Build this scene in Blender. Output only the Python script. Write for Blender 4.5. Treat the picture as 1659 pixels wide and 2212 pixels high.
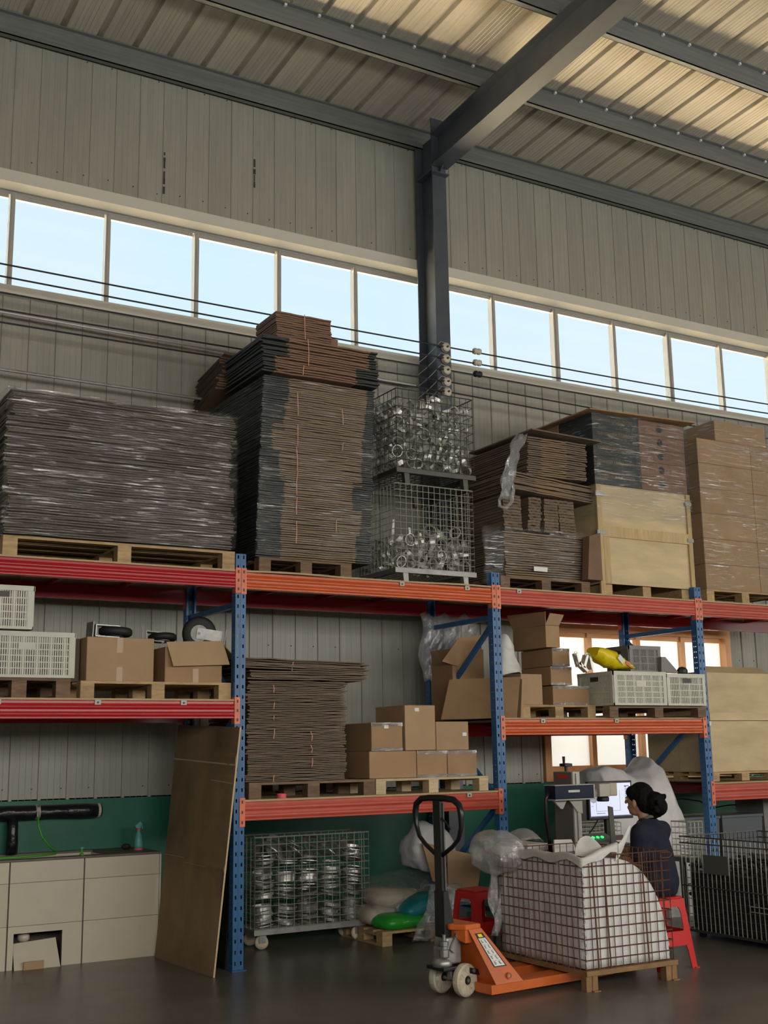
import bpy, bmesh, math, random
from mathutils import Vector as V, Matrix, Euler, noise
random.seed(7)
R = random.uniform
PI = math.pi
sc = bpy.context.scene
for o in list(bpy.data.objects): bpy.data.objects.remove(o)
C = sc.collection

# ------------------------------------------------------------------ camera
cam = bpy.data.cameras.new('camera'); co = bpy.data.objects.new('camera', cam); C.objects.link(co)
YAW, PITCH, ROLL, FPX = 0.5272, 0.1988, -0.0164, 2554.16
fw = V((math.sin(YAW)*math.cos(PITCH), math.cos(YAW)*math.cos(PITCH), math.sin(PITCH)))
r0 = V((math.cos(YAW), -math.sin(YAW), 0)); u0 = r0.cross(fw)
r1 = r0*math.cos(ROLL)+u0*math.sin(ROLL); u1 = u0*math.cos(ROLL)-r0*math.sin(ROLL)
M = Matrix((r1, u1, -fw)).transposed().to_4x4(); M.translation = V((-3.519, -8.2145, 1.52))
co.matrix_world = M
cam.sensor_fit = 'HORIZONTAL'; cam.sensor_width = 36; cam.lens = FPX*36/1659
cam.clip_start = .05; cam.clip_end = 300
sc.camera = co
# ------------------------------------------------------------------ world, sun, daylight
sc.view_settings.view_transform = 'Standard'; sc.view_settings.look = 'None'
sc.view_settings.exposure = 0; sc.view_settings.gamma = 1; sc.view_settings.use_curve_mapping = False
w = bpy.data.worlds.new('sky'); sc.world = w; w.use_nodes = True
nt = w.node_tree; bg = nt.nodes['Background']
tc = nt.nodes.new('ShaderNodeTexCoord'); sx = nt.nodes.new('ShaderNodeSeparateXYZ'); rp = nt.nodes.new('ShaderNodeValToRGB')
nz = nt.nodes.new('ShaderNodeTexNoise'); nz.inputs['Scale'].default_value = 5; mx = nt.nodes.new('ShaderNodeMixRGB')
nt.links.new(tc.outputs['Generated'], sx.inputs[0]); nt.links.new(sx.outputs['Z'], rp.inputs[0])
nt.links.new(tc.outputs['Generated'], nz.inputs['Vector'])
rp.color_ramp.elements[0].position = 0.0; rp.color_ramp.elements[0].color = (.93, 1.0, 1.05, 1)
rp.color_ramp.elements[1].position = .75; rp.color_ramp.elements[1].color = (.60, .84, 1.02, 1)
mr = nt.nodes.new('ShaderNodeMapRange'); mr.inputs[1].default_value = .4; mr.inputs[2].default_value = .7; mr.inputs[3].default_value = 0; mr.inputs[4].default_value = .45
nt.links.new(nz.outputs['Fac'], mr.inputs[0]); nt.links.new(mr.outputs[0], mx.inputs[0])
nt.links.new(rp.outputs[0], mx.inputs[1]); mx.inputs[2].default_value = (.9, .93, .97, 1)
nt.links.new(mx.outputs[0], bg.inputs[0]); bg.inputs[1].default_value = 1.1

def area(name, loc, sxy, rot, power, col=(1, 1, 1)):
    l = bpy.data.lights.new(name, 'AREA'); l.shape = 'RECTANGLE'; l.size, l.size_y = sxy
    l.energy = power; l.color = col
    o = bpy.data.objects.new(name, l); C.objects.link(o); o.location = loc; o.rotation_euler = rot
    return o
sun = bpy.data.lights.new('sun', 'SUN'); sun.energy = 75; sun.angle = .01; sun.color = (1, .87, .68)
so = bpy.data.objects.new('sun', sun); C.objects.link(so); so.location = (0, -10, 30)
so.rotation_euler = (math.radians(28), 0, math.radians(-15))
# the row of bright windows over the gates in the opposite wall, behind the camera
area('daylight_opposite_windows', (7.0, -11.0, 3.1), (30, 1.6), (PI/2, 0, 0), 1250, (1, .95, .86))

# ------------------------------------------------------------------ helpers
class MB:
    def __init__(s): s.v = []; s.f = []; s.m = []
    def add(s, vs, fs, mi=0):
        b = len(s.v); s.v += [V(p) for p in vs]; s.f += [tuple(i+b for i in f) for f in fs]; s.m += [mi]*len(fs); return s
    def box(s, x0, x1, y0, y1, z0, z1, mi=0):
        return s.add([(x0,y0,z0),(x1,y0,z0),(x1,y1,z0),(x0,y1,z0),(x0,y0,z1),(x1,y0,z1),(x1,y1,z1),(x0,y1,z1)],
              [(0,3,2,1),(4,5,6,7),(0,1,5,4),(1,2,6,5),(2,3,7,6),(3,0,4,7)], mi)
    def obox(s, c, ax, ay, az, mi=0):          # centre and three half axes
        c, ax, ay, az = V(c), V(ax), V(ay), V(az)
        P = [c+ax*i+ay*j+az*k for k in (-1,1) for j in (-1,1) for i in (-1,1)]
        return s.add(P, [(0,2,3,1),(4,5,7,6),(0,1,5,4),(1,3,7,5),(3,2,6,7),(2,0,4,6)], mi)
    def prism(s, poly, d, mi=0):               # polygon of 3D points swept by vector d
        n = len(poly); d = V(d); P = [V(p) for p in poly]
        return s.add(P+[p+d for p in P], [tuple(range(n-1,-1,-1)), tuple(range(n,2*n))]+[(i,(i+1)%n,(i+1)%n+n,i+n) for i in range(n)], mi)
    def tube(s, pts, r, n=6, mi=0, cap=True):
        pts = [V(p) for p in pts]; rs = r if isinstance(r, (list, tuple)) else [r]*len(pts)
        vs = []; up = None
        for i, p in enumerate(pts):
            t = (pts[min(i+1,len(pts)-1)]-pts[max(i-1,0)]).normalized()
            if up is None: up = V((0,0,1)) if abs(t.z) < .9 else V((1,0,0))
            a = t.cross(up).normalized(); b = a.cross(t).normalized(); up = b
            vs += [p+(a*math.cos(2*PI*k/n)+b*math.sin(2*PI*k/n))*rs[i] for k in range(n)]
        fs = [(i*n+k, i*n+(k+1)%n, (i+1)*n+(k+1)%n, (i+1)*n+k) for i in range(len(pts)-1) for k in range(n)]
        if cap: fs += [tuple(range(n-1,-1,-1)), tuple(range((len(pts)-1)*n, len(pts)*n))]
        return s.add(vs, fs, mi)
    def lathe(s, prof, c, ax=(0,0,1), n=16, mi=0, close=False):   # prof: (radius, along)
        c = V(c); ax = V(ax).normalized(); u = ax.orthogonal().normalized(); w_ = ax.cross(u)
        vs = [c+ax*h+(u*math.cos(2*PI*k/n)+w_*math.sin(2*PI*k/n))*r for r, h in prof for k in range(n)]
        m = len(prof); fs = [(i*n+k, i*n+(k+1)%n, ((i+1)%m)*n+(k+1)%n, ((i+1)%m)*n+k) for i in range(m if close else m-1) for k in range(n)]
        if not close: fs += [tuple(range(n-1,-1,-1)), tuple(range((m-1)*n, m*n))]
        return s.add(vs, fs, mi)
    def grid(s, P, mi=0, thick=0):             # P[i][j] points; optional second skin for thickness handled by solidify
        a = len(P); b = len(P[0])
        return s.add([p for row in P for p in row], [(i*b+j, i*b+j+1, (i+1)*b+j+1, (i+1)*b+j) for i in range(a-1) for j in range(b-1)], mi)
    def ball(s, c, r, n=8, mi=0):
        c = V(c); rx, ry, rz = r if isinstance(r, (tuple, list)) else (r, r, r); vs = []; m = n//2+1
        for i in range(1, m):
            th = PI*i/m
            vs += [c+V((rx*math.sin(th)*math.cos(2*PI*k/n), ry*math.sin(th)*math.sin(2*PI*k/n), rz*math.cos(th))) for k in range(n)]
        vs += [c+V((0,0,rz)), c-V((0,0,rz))]; q = (m-1)*n
        fs = [(i*n+k, (i+1)*n+k, (i+1)*n+(k+1)%n, i*n+(k+1)%n) for i in range(m-2) for k in range(n)]
        fs += [(q, k, (k+1)%n) for k in range(n)]+[(q+1, (m-2)*n+(k+1)%n, (m-2)*n+k) for k in range(n)]
        return s.add(vs, fs, mi)
    def mesh(s, name, mats, off=V((0,0,0)), smooth=False):
        me = bpy.data.meshes.new(name); me.from_pydata([p-off for p in s.v], [], s.f)
        for m in (mats if isinstance(mats, (list, tuple)) else [mats]): me.materials.append(m)
        me.polygons.foreach_set('material_index', s.m)
        if smooth: me.polygons.foreach_set('use_smooth', [True]*len(s.f))
        me.update(); return me
def worg(o):
    p = V((0,0,0))
    while o: p += o.location; o = o.parent
    return p
def link(name, me, parent=None, loc=(0,0,0), rot=(0,0,0)):
    o = bpy.data.objects.new(name, me); C.objects.link(o)
    o.parent = parent; o.location = loc; o.rotation_euler = rot; return o
def part(name, mb, mat, parent, smooth=False, bevel=0, solid=0, sub=0, kind=None, label=None, local=False):
    me = mb.mesh(name, mat, V((0,0,0)) if local else worg(parent), smooth)
    o = link(name, me, parent); mods(o, bevel, solid, sub)
    if kind: o['kind'] = kind
    if label: o['label'] = label
    return o
def mods(o, bevel=0, solid=0, sub=0):
    if solid: m = o.modifiers.new('s', 'SOLIDIFY'); m.thickness = solid; m.offset = 0
    if bevel: m = o.modifiers.new('b', 'BEVEL'); m.width = bevel; m.segments = 2; m.limit_method = 'ANGLE'
    if sub: m = o.modifiers.new('u', 'SUBSURF'); m.levels = sub; m.render_levels = sub
def tag(o, label, cat, group=None):
    o['label'] = label; o['category'] = cat
    if group: o['group'] = group
    return o
def thing(name, label, cat, loc, group=None, rz=0):
    o = bpy.data.objects.new(name, None); C.objects.link(o); o.location = loc; o.empty_display_size = .1; o.rotation_euler = (0,0,rz)
    return tag(o, label, cat, group)
def solo(name, mb, mat, label, cat, group=None, **k):   # a thing that is one mesh; origin at its base
    xs = [p.x for p in mb.v]; ys = [p.y for p in mb.v]; z = min(p.z for p in mb.v)
    off = V(((min(xs)+max(xs))/2, (min(ys)+max(ys))/2, z))
    kind = k.pop('kind', None); smooth = k.pop('smooth', False)
    o = link(name, mb.mesh(name, mat, off, smooth), None, off); mods(o, **k); tag(o, label, cat, group)
    if kind: o['kind'] = kind
    return o
def struct(name, mb, mat, parent=None, smooth=False):
    o = link(name, mb.mesh(name, mat, worg(parent) if parent else V((0,0,0)), smooth), parent)
    if parent is None: o['kind'] = 'structure'
    return o
def copy_tree(o, parent=None):
    c = o.copy(); C.objects.link(c); c.parent = parent
    for ch in list(o.children): copy_tree(ch, c)
    return c
def rect(x0, x1, z0, z1, y): return [(x0,y,z0),(x1,y,z0),(x1,y,z1),(x0,y,z1)]

# ------------------------------------------------------------------ materials
def mat(name, col, rough=.6, metal=0, var=.0, scale=6, stretch=(1,1,1), bump=0, bscale=40, spec=.5, dark=None, grain=None):
    m = bpy.data.materials.new(name); m.use_nodes = True; t = m.node_tree; b = t.nodes['Principled BSDF']
    b.inputs['Base Color'].default_value = (*col, 1); b.inputs['Roughness'].default_value = rough; b.inputs['Metallic'].default_value = metal
    b.inputs['Specular IOR Level'].default_value = spec
    if var or bump:
        tcn = t.nodes.new('ShaderNodeTexCoord'); mp = t.nodes.new('ShaderNodeMapping'); mp.inputs['Scale'].default_value = stretch
        oi = t.nodes.new('ShaderNodeObjectInfo'); ad = t.nodes.new('ShaderNodeVectorMath'); ad.operation = 'ADD'
        ml = t.nodes.new('ShaderNodeMath'); ml.operation = 'MULTIPLY'; ml.inputs[1].default_value = 37
        t.links.new(oi.outputs['Random'], ml.inputs[0]); t.links.new(tcn.outputs['Object'], ad.inputs[0]); t.links.new(ml.outputs[0], ad.inputs[1])
        t.links.new(ad.outputs[0], mp.inputs['Vector'])
    if var:
        n = t.nodes.new('ShaderNodeTexNoise'); n.inputs['Scale'].default_value = scale; n.inputs['Detail'].default_value = 5; n.inputs['Roughness'].default_value = .6
        t.links.new(mp.outputs[0], n.inputs['Vector'])
        r = t.nodes.new('ShaderNodeValToRGB'); r.color_ramp.elements[0].position = .3; r.color_ramp.elements[1].position = .7
        d = dark or tuple(c*(1-var) for c in col)
        r.color_ramp.elements[0].color = (*d, 1); r.color_ramp.elements[1].color = (*[min(1, c*(1+var*.5)) for c in col], 1)
        t.links.new(n.outputs['Fac'], r.inputs[0])
        hs = t.nodes.new('ShaderNodeHueSaturation'); mm = t.nodes.new('ShaderNodeMapRange'); mm.inputs[3].default_value = 1-var*.5; mm.inputs[4].default_value = 1+var*.5
        t.links.new(oi.outputs['Random'], mm.inputs[0]); t.links.new(mm.outputs[0], hs.inputs['Value']); t.links.new(r.outputs[0], hs.inputs['Color'])
        t.links.new(hs.outputs[0], b.inputs['Base Color'])
    if bump:
        n2 = t.nodes.new('ShaderNodeTexNoise'); n2.inputs['Scale'].default_value = bscale; n2.inputs['Detail'].default_value = 4
        t.links.new(mp.outputs[0], n2.inputs['Vector']); bp = t.nodes.new('ShaderNodeBump'); bp.inputs['Strength'].default_value = bump; bp.inputs['Distance'].default_value = .02
        t.links.new(n2.outputs['Fac'], bp.inputs['Height']); t.links.new(bp.outputs[0], b.inputs['Normal'])
    return m
def film(name, base=.05, amount=.5, stretch=(2, 2, 22), scale=1.6, tint=(.93,.95,.96), haze=.05, rough=.18, bump=.6, dist=.013, lo=.48, hi=.72):
    m = bpy.data.materials.new(name); m.use_nodes = True; t = m.node_tree; N = t.nodes; L = t.links
    out = N['Material Output']; N.remove(N['Principled BSDF'])
    tr = N.new('ShaderNodeBsdfTransparent'); tr.inputs[0].default_value = (*tint, 1)
    gl = N.new('ShaderNodeBsdfGlossy'); gl.inputs['Roughness'].default_value = rough; gl.inputs['Color'].default_value = (.95,.96,1,1)
    df = N.new('ShaderNodeBsdfDiffuse'); df.inputs[0].default_value = (.75,.77,.8,1)
    tcn = N.new('ShaderNodeTexCoord'); mp = N.new('ShaderNodeMapping'); mp.inputs['Scale'].default_value = stretch; mp.inputs['Rotation'].default_value = (0, .12, 0)
    wv = N.new('ShaderNodeTexNoise'); wv.inputs['Scale'].default_value = scale; wv.inputs['Detail'].default_value = 6; wv.inputs['Roughness'].default_value = .65; wv.inputs['Distortion'].default_value = .6
    big = N.new('ShaderNodeTexNoise'); big.inputs['Scale'].default_value = 2.5
    L.new(tcn.outputs['Object'], mp.inputs[0]); L.new(mp.outputs[0], wv.inputs['Vector']); L.new(tcn.outputs['Object'], big.inputs['Vector'])
    bp = N.new('ShaderNodeBump'); bp.inputs['Strength'].default_value = bump; bp.inputs['Distance'].default_value = dist
    L.new(wv.outputs['Fac'], bp.inputs['Height']); L.new(bp.outputs[0], gl.inputs['Normal']); 
    mr = N.new('ShaderNodeMapRange'); mr.inputs[1].default_value = lo; mr.inputs[2].default_value = hi; mr.inputs[3].default_value = base; mr.inputs[4].default_value = amount
    L.new(wv.outputs['Fac'], mr.inputs[0])
    b2 = N.new('ShaderNodeMapRange'); b2.inputs[1].default_value = .35; b2.inputs[2].default_value = .65; b2.inputs[3].default_value = .35; b2.inputs[4].default_value = 1.2
    L.new(big.outputs['Fac'], b2.inputs[0]); mu = N.new('ShaderNodeMath'); mu.operation = 'MULTIPLY'; L.new(mr.outputs[0], mu.inputs[0]); L.new(b2.outputs[0], mu.inputs[1])
    m1 = N.new('ShaderNodeMixShader'); m1.inputs[0].default_value = haze; L.new(tr.outputs[0], m1.inputs[1]); L.new(df.outputs[0], m1.inputs[2])
    m2 = N.new('ShaderNodeMixShader'); L.new(mu.outputs[0], m2.inputs[0]); L.new(m1.outputs[0], m2.inputs[1]); L.new(gl.outputs[0], m2.inputs[2])
    L.new(m2.outputs[0], out.inputs[0]); return m
def emis(name, col, s):
    m = bpy.data.materials.new(name); m.use_nodes = True; b = m.node_tree.nodes['Principled BSDF']
    b.inputs['Base Color'].default_value = (*[c*.3 for c in col], 1); b.inputs['Emission Color'].default_value = (*col, 1); b.inputs['Emission Strength'].default_value = s
    return m
G = {}
G['panel'] = mat('wall_panel_paint', (.345,.345,.298), .45, 0, .10, 3, (6,6,.5), .05, 30)
G['panelseam'] = mat('panel_rib_paint', (.33,.325,.285), .45)
G['green'] = mat('green_wall_paint', (.012,.155,.10), .5, 0, .25, 2)
G['roof'] = mat('roof_sheet', (.56,.52,.44), .42, .2, .16, 2.2, (16,.7,1), .06, 8)
G['steel'] = mat('painted_steel_dark', (.085,.10,.125), .42, .1, .2, 3)
G['purlin'] = mat('galvanised_purlin', (.20,.215,.215), .45, .3, .22, 4, (.4,8,8))
G['screw'] = mat('dark_screw', (.05,.05,.05), .5)
G['trim'] = mat('window_trim_sheet', (.62,.60,.54), .4, .1)
G['alu'] = mat('aluminium_frame', (.50,.49,.47), .35, .5)
G['winbrown'] = mat('brown_window_frame', (.62,.33,.15), .35, .2)
G['floor'] = mat('concrete_floor', (.115,.105,.088), .33, 0, .35, 1.3, (1,1,1), .08, 9)
G['ground'] = mat('sunlit_yard', (.62,.50,.36), .9)
G['blue'] = mat('blue_rack_paint', (.026,.12,.30), .38, 0, .12, 5)
G['red'] = mat('red_beam_paint', (.40,.008,.014), .24, 0, .08, 3)
G['orange'] = mat('orange_beam_paint', (.56,.085,.015), .26, 0, .14, 5, (1,6,6), .04, 25)
G['salmon'] = mat('weathered_red_beam_paint', (.50,.075,.045), .40, 0, .2, 5, (1,6,6))
G['redor'] = mat('orange_connector_paint', (.72,.16,.07), .35, 0, .2, 8)
G['ply'] = mat('plywood_edge', (.48,.34,.19), .7, 0, .2, 6, (1,1,14))
G['zinc'] = mat('zinc_steel', (.36,.36,.35), .5, .6, .25, 12)
G['card'] = mat('brown_cardboard', (.375,.235,.125), .75, 0, .14, 3)
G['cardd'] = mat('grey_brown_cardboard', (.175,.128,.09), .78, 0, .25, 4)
G['cardl'] = mat('light_cardboard', (.42,.28,.16), .75, 0, .1, 3)
G['cardk'] = mat('black_printed_cardboard', (.03,.036,.034), .6, 0, .2, 4)
G['cardr'] = mat('reddish_cardboard', (.215,.125,.08), .75, 0, .2, 4)
G['cardold'] = mat('worn_cardboard_sheet', (.25,.17,.093), .8, 0, .34, 2.2, (1,1,.7), .1, 12, dark=(.14,.095,.052))
G['cardin'] = mat('carton_core_edge', (.60,.45,.27), .8)
G['pine'] = mat('pine_wood', (.48,.325,.165), .7, 0, .3, 5, (2,9,9))
G['pinel'] = mat('pale_new_pine', (.62,.49,.31), .7, 0, .22, 5, (2,9,9))
G['pined'] = mat('dark_old_pallet_wood', (.20,.125,.075), .75, 0, .35, 5, (2,9,9))
G['plyw'] = mat('plywood_panel', (.60,.47,.275), .6, 0, .2, 2.2, (1,1,3.5), .03, 10)
G['batten'] = mat('crate_batten_wood', (.56,.41,.21), .65, 0, .22, 4, (9,9,1))
G['crate'] = mat('off_white_plastic', (.56,.57,.49), .4, 0, .12, 6)
G['crateg'] = mat('grey_plastic', (.20,.195,.18), .45, 0, .15, 6)
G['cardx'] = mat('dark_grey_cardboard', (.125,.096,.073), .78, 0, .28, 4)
G['filmx'] = film('crumpled_milky_film', .22, .95, (6,6,6), 2.2, haze=.26, rough=.13, bump=1.0, dist=.03)
G['cardt'] = mat('dull_tan_cardboard', (.235,.16,.098), .78, 0, .16, 4)
G['film'] = film('stretch_film', .045, .85, (2.6,2.6,38), 1.7, haze=.008, rough=.07, bump=1.0, dist=.010, lo=.54, hi=.70)
G['filmd'] = film('stretch_film_fine', .04, .55, (2.2, 2.2, 44), 1.7, haze=.006, rough=.08, bump=.9, dist=.010, lo=.55, hi=.72)
G['filmc'] = film('crumpled_clear_film', .14, .85, (6,6,6), 2.2, haze=.09, rough=.12, bump=1.0, dist=.03)
G['filmw'] = film('milky_plastic_film', .06, .6, (5,5,1.3), 2.4, (.85,.85,.85), haze=.16, rough=.14, bump=1.0, dist=.03)
G['bagw'] = mat('white_woven_bag', (.68,.68,.67), .6, 0, .10, 4, (1.6,1.6,.8), .8, 11)
G['bagg'] = mat('grey_white_plastic_sack', (.64,.63,.65), .5, 0, .12, 3, (1,1,1), .8, 6)
G['sheetw'] = mat('white_plastic_sheet', (.60,.60,.57), .4, 0, .15, 4, (1,1,1), .4, 9)
G['wire'] = mat('galvanised_wire', (.52,.52,.46), .42, .5, .2, 20)
G['wired'] = mat('dark_wire', (.10,.10,.09), .45, .5)
G['rust'] = mat('rusty_wire', (.17,.075,.045), .7, .2, .3, 20)
G['rustf'] = mat('rusty_tan_frame', (.27,.155,.07), .75, 0, .3, 12)
G['ring'] = mat('pressed_steel_ring', (.62,.62,.58), .42, .65, .25, 6)
G['ringd'] = mat('dull_steel_flange', (.48,.48,.47), .34, .8, .25, 6)
G['casting'] = mat('dark_casting', (.035,.037,.037), .5, .3, .3, 20)
G['black'] = mat('black_paint', (.008,.009,.011), .32)
G['rubber'] = mat('black_rubber', (.018,.018,.02), .6, 0, .3, 20)
G['jack'] = mat('orange_jack_paint', (.62,.135,.025), .38, 0, .16, 4)
G['nylon'] = mat('cream_nylon_wheel', (.56,.50,.38), .5, 0, .3, 14)
G['chrome'] = mat('cast_zinc', (.36,.36,.35), .4, .7, .3, 14)
G['stool'] = mat('red_plastic', (.62,.02,.018), .33)
G['tile'] = mat('cream_glazed_tile', (.60,.545,.44), .3, 0, .06, 3)
G['grout'] = mat('dark_grout', (.12,.10,.085), .8)
G['slab'] = mat('brown_stone_rim', (.14,.11,.09), .5, 0, .3, 9)
G['blackwrap'] = mat('black_taped_pipe', (.012,.012,.016), .28, 0, .3, 9, (1,1,1), .5, 14)
G['hose'] = mat('green_hose', (.06,.33,.03), .35)
G['teal'] = mat('teal_plastic', (.10,.36,.34), .4)
G['pink'] = mat('pink_tape', (.80,.10,.13), .5)
G['string'] = mat('peach_string', (.72,.36,.26), .6)
G['white'] = mat('white_label', (.78,.78,.76), .6)
G['tape'] = mat('clear_packing_tape', (.44,.31,.18), .4)
G['navy'] = mat('navy_cloth', (.007,.010,.030), .85, 0, .25, 5, (1,1,1), .2, 18)
G['skin'] = mat('skin', (.43,.235,.15), .5, 0, .08, 6)
G['hair'] = mat('black_hair', (.004,.0035,.0035), .7, 0, .3, 30, (1,1,1), .6, 40, spec=.15)
G['trous'] = mat('dark_trousers', (.014,.014,.02), .85)
G['strapg'] = mat('grey_apron_strap', (.13,.13,.12), .8)
G['mgrey'] = mat('light_grey_machine_paint', (.42,.41,.37), .4)
G['mblue'] = mat('dark_blue_machine_cover', (.004,.012,.035), .5, spec=.25)
G['desk'] = mat('dark_red_brown_desk', (.085,.035,.035), .5)
G['steelbox'] = mat('blue_grey_plastic_bin', (.09,.105,.12), .5)
G['gcard'] = mat('grey_card_tag', (.10,.10,.09), .7)
G['yel'] = mat('yellow_plastic_bag', (.85,.66,.01), .32, 0, .1, 5, (1,1,1), .5, 9)
G['tealsack'] = mat('teal_sack', (.01,.22,.25), .35, 0, .15, 5, (1,1,1), .3, 12)
G['greensack'] = mat('green_sack', (.02,.33,.03), .3, 0, .15, 5, (1,1,1), .3, 12)
G['creamsack'] = mat('cream_sack', (.45,.40,.32), .5, 0, .2, 5, (1,1,1), .3, 12)
G['ceram'] = mat('white_porcelain', (.62,.56,.46), .25)
G['cable'] = mat('black_cable', (.02,.022,.025), .5)
def glass(name, tint, refl=.06, rough=0):
    m = bpy.data.materials.new(name); m.use_nodes = True; t = m.node_tree; t.nodes.remove(t.nodes['Principled BSDF'])
    a = t.nodes.new('ShaderNodeBsdfTransparent'); a.inputs[0].default_value = (*tint,1); g = t.nodes.new('ShaderNodeBsdfGlossy'); g.inputs['Roughness'].default_value = rough
    mm = t.nodes.new('ShaderNodeMixShader'); mm.inputs[0].default_value = refl
    t.links.new(a.outputs[0], mm.inputs[1]); t.links.new(g.outputs[0], mm.inputs[2]); t.links.new(mm.outputs[0], t.nodes['Material Output'].inputs[0]); return m
G['glass'] = glass('clear_window_glass', (.93,.97,.98), .03)
def frosted():
    m = bpy.data.materials.new('frosted_window_film'); m.use_nodes = True; t = m.node_tree; t.nodes.remove(t.nodes['Principled BSDF'])
    a = t.nodes.new('ShaderNodeBsdfTranslucent'); a.inputs[0].default_value = (.80,.88,.98,1); d = t.nodes.new('ShaderNodeBsdfDiffuse'); d.inputs[0].default_value = (.8,.8,.8,1)
    mm = t.nodes.new('ShaderNodeMixShader'); mm.inputs[0].default_value = .3
    t.links.new(a.outputs[0], mm.inputs[1]); t.links.new(d.outputs[0], mm.inputs[2]); t.links.new(mm.outputs[0], t.nodes['Material Output'].inputs[0]); return m
G['frost'] = frosted()
# ================================================================== the building
WY = 1.60
struct('floor', MB().box(-14, 24, -11.3, 1.78, -.15, 0), G['floor'])
yard = struct('ground_outside', MB().box(-60, 80, 1.9, 90, -.35, -.2), G['ground'])
# ---- long wall with the high window band
wb = struct('wall_back', MB().box(-14, 24, WY, 1.78, 0, 1.18), G['green'])
m = MB()
m.box(-14, 24, 1.64, 1.78, 6.36, 8.1); m.box(-14, 4.02, 1.64, 1.78, 1.18, 5.44); m.box(6.74, 24, 1.64, 1.78, 1.18, 5.44); m.box(4.02, 6.74, 1.64, 1.78, 2.86, 5.44)
o = struct('wall_outer_skin', m, G['panel'], wb)
PW = .229
def panel_mesh(h):
    b = MB(); b.box(.004, PW-.004, 0, .035, 0, h)
    if h < 2: b.prism([(PW-.010,.012,0),(PW+.008,.012,0),(PW+.005,-.007,0),(PW-.007,-.007,0)], (0,0,h))
    else: b.prism([(PW-.020,.012,0),(PW+.016,.012,0),(PW+.010,-.013,0),(PW-.014,-.013,0)], (0,0,h), 1)
    for gx in (.06,.11,.16): b.prism([(gx,.002,0),(gx+.010,.002,0),(gx+.005,-.0016,0)], (0,0,h))
    return b.mesh('panel', [G['panel'], G['panelseam']])
pm_hi, pm_lo, pm_mid = panel_mesh(7.95-6.46), panel_mesh(5.40-1.17), panel_mesh(5.40-2.86)
scr = MB()
x = -1.504-PW*14; k = 0
while x < 10.5:
    link('panel', pm_hi, wb, (x, WY, 6.46))
    if 4.0 < x+PW*.5 < 6.72: link('panel', pm_mid, wb, (x, WY, 2.86))
    else: link('panel', pm_lo, wb, (x, WY, 1.17))
    for z in (7.75, 6.62+R(-.02,.02), 1.26, 2.47, 4.2):
        if R(0,1) < .85 and not (4.0 < x < 6.72 and z < 2.9): scr.lathe([(.006,0),(.006,.006)], (x+.17+R(-.004,.004), WY, z), (0,-1,0), 6)
    x += PW; k += 1
o = struct('screw_heads', scr, G['screw'], wb); o['kind'] = 'stuff'
# torn dark tape streaks on two panel joints
m = MB()
for (tx, z0, z1) in ((-.124, 6.62, 7.02), (.79, 6.9, 7.2)):
    z = z0
    while z < z1:
        h = R(.02,.09); ww = R(.004,.011); m.box(tx-ww, tx+ww, WY-.018, WY-.012, z, z+h); z += h+R(.0,.035)
struct('dark_stain_streak', m, G['screw'], wb)
struct('trim_1', MB().prism([(-14,1.64,6.36),(-14,1.56,6.40),(-14,1.545,6.50),(-14,1.64,6.52)], (38,0,0)), G['trim'])
struct('trim_2', MB().prism([(-14,1.66,5.36),(-14,1.545,5.36),(-14,1.545,5.45),(-14,1.66,5.48)], (38,0,0)), G['trim'])
# ---- clerestory windows, one per .85 m bay
n = 0
for k in range(-4, 13):
    x0 = -1.467+.85*k; x1 = x0+.85; n += 1
    wr = struct('window_%d' % n, MB().box(x0, x1, 1.67, 1.72, 5.44, 5.475).box(x0, x1, 1.67, 1.72, 6.335, 6.37), G['alu'])
    thick = .05 if k in (7, 9) else .027
    struct('mullion', MB().box(x0-thick*.5-.008, x0+thick*.5+.008, 1.645, 1.72, 5.475, 6.335).box(x0-.01, x0+.01, 1.635, 1.645, 5.475, 6.335), G['alu'], wr)
    struct('top_rail', MB().box(x0+.03, x1-.03, 1.68, 1.71, 6.30, 6.335), G['alu'], wr)
    struct('pane', MB().box(x0+.02, x1-.02, 1.692, 1.698, 5.475, 6.335), G['glass'], wr)
# ---- low window behind the racks
n += 1
wl = struct('window_%d' % n, MB().box(4.02, 6.74, 1.56, 1.76, 2.71, 2.86).box(4.02, 6.74, 1.56, 1.76, 1.18, 1.28).box(4.02, 4.10, 1.56, 1.76, 1.28, 2.71).box(6.66, 6.74, 1.56, 1.76, 1.28, 2.71), G['winbrown'])
for x in (4.70, 5.38, 6.04): struct('mullion', MB().box(x-.03, x+.03, 1.60, 1.70, 1.28, 2.71), G['winbrown'], wl)
xs = (4.10, 4.70, 5.38, 6.04, 6.66)
for a, b in zip(xs[:-1], xs[1:]):
    struct('sash', MB().box(a+.03, b-.03, 1.62, 1.66, 2.66, 2.71).box(a+.03, b-.03, 1.62, 1.66, 1.28, 1.33), G['winbrown'], wl)
    struct('pane', MB().box(a, b, 1.655, 1.662, 1.28, 2.71), G['frost'], wl)
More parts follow.
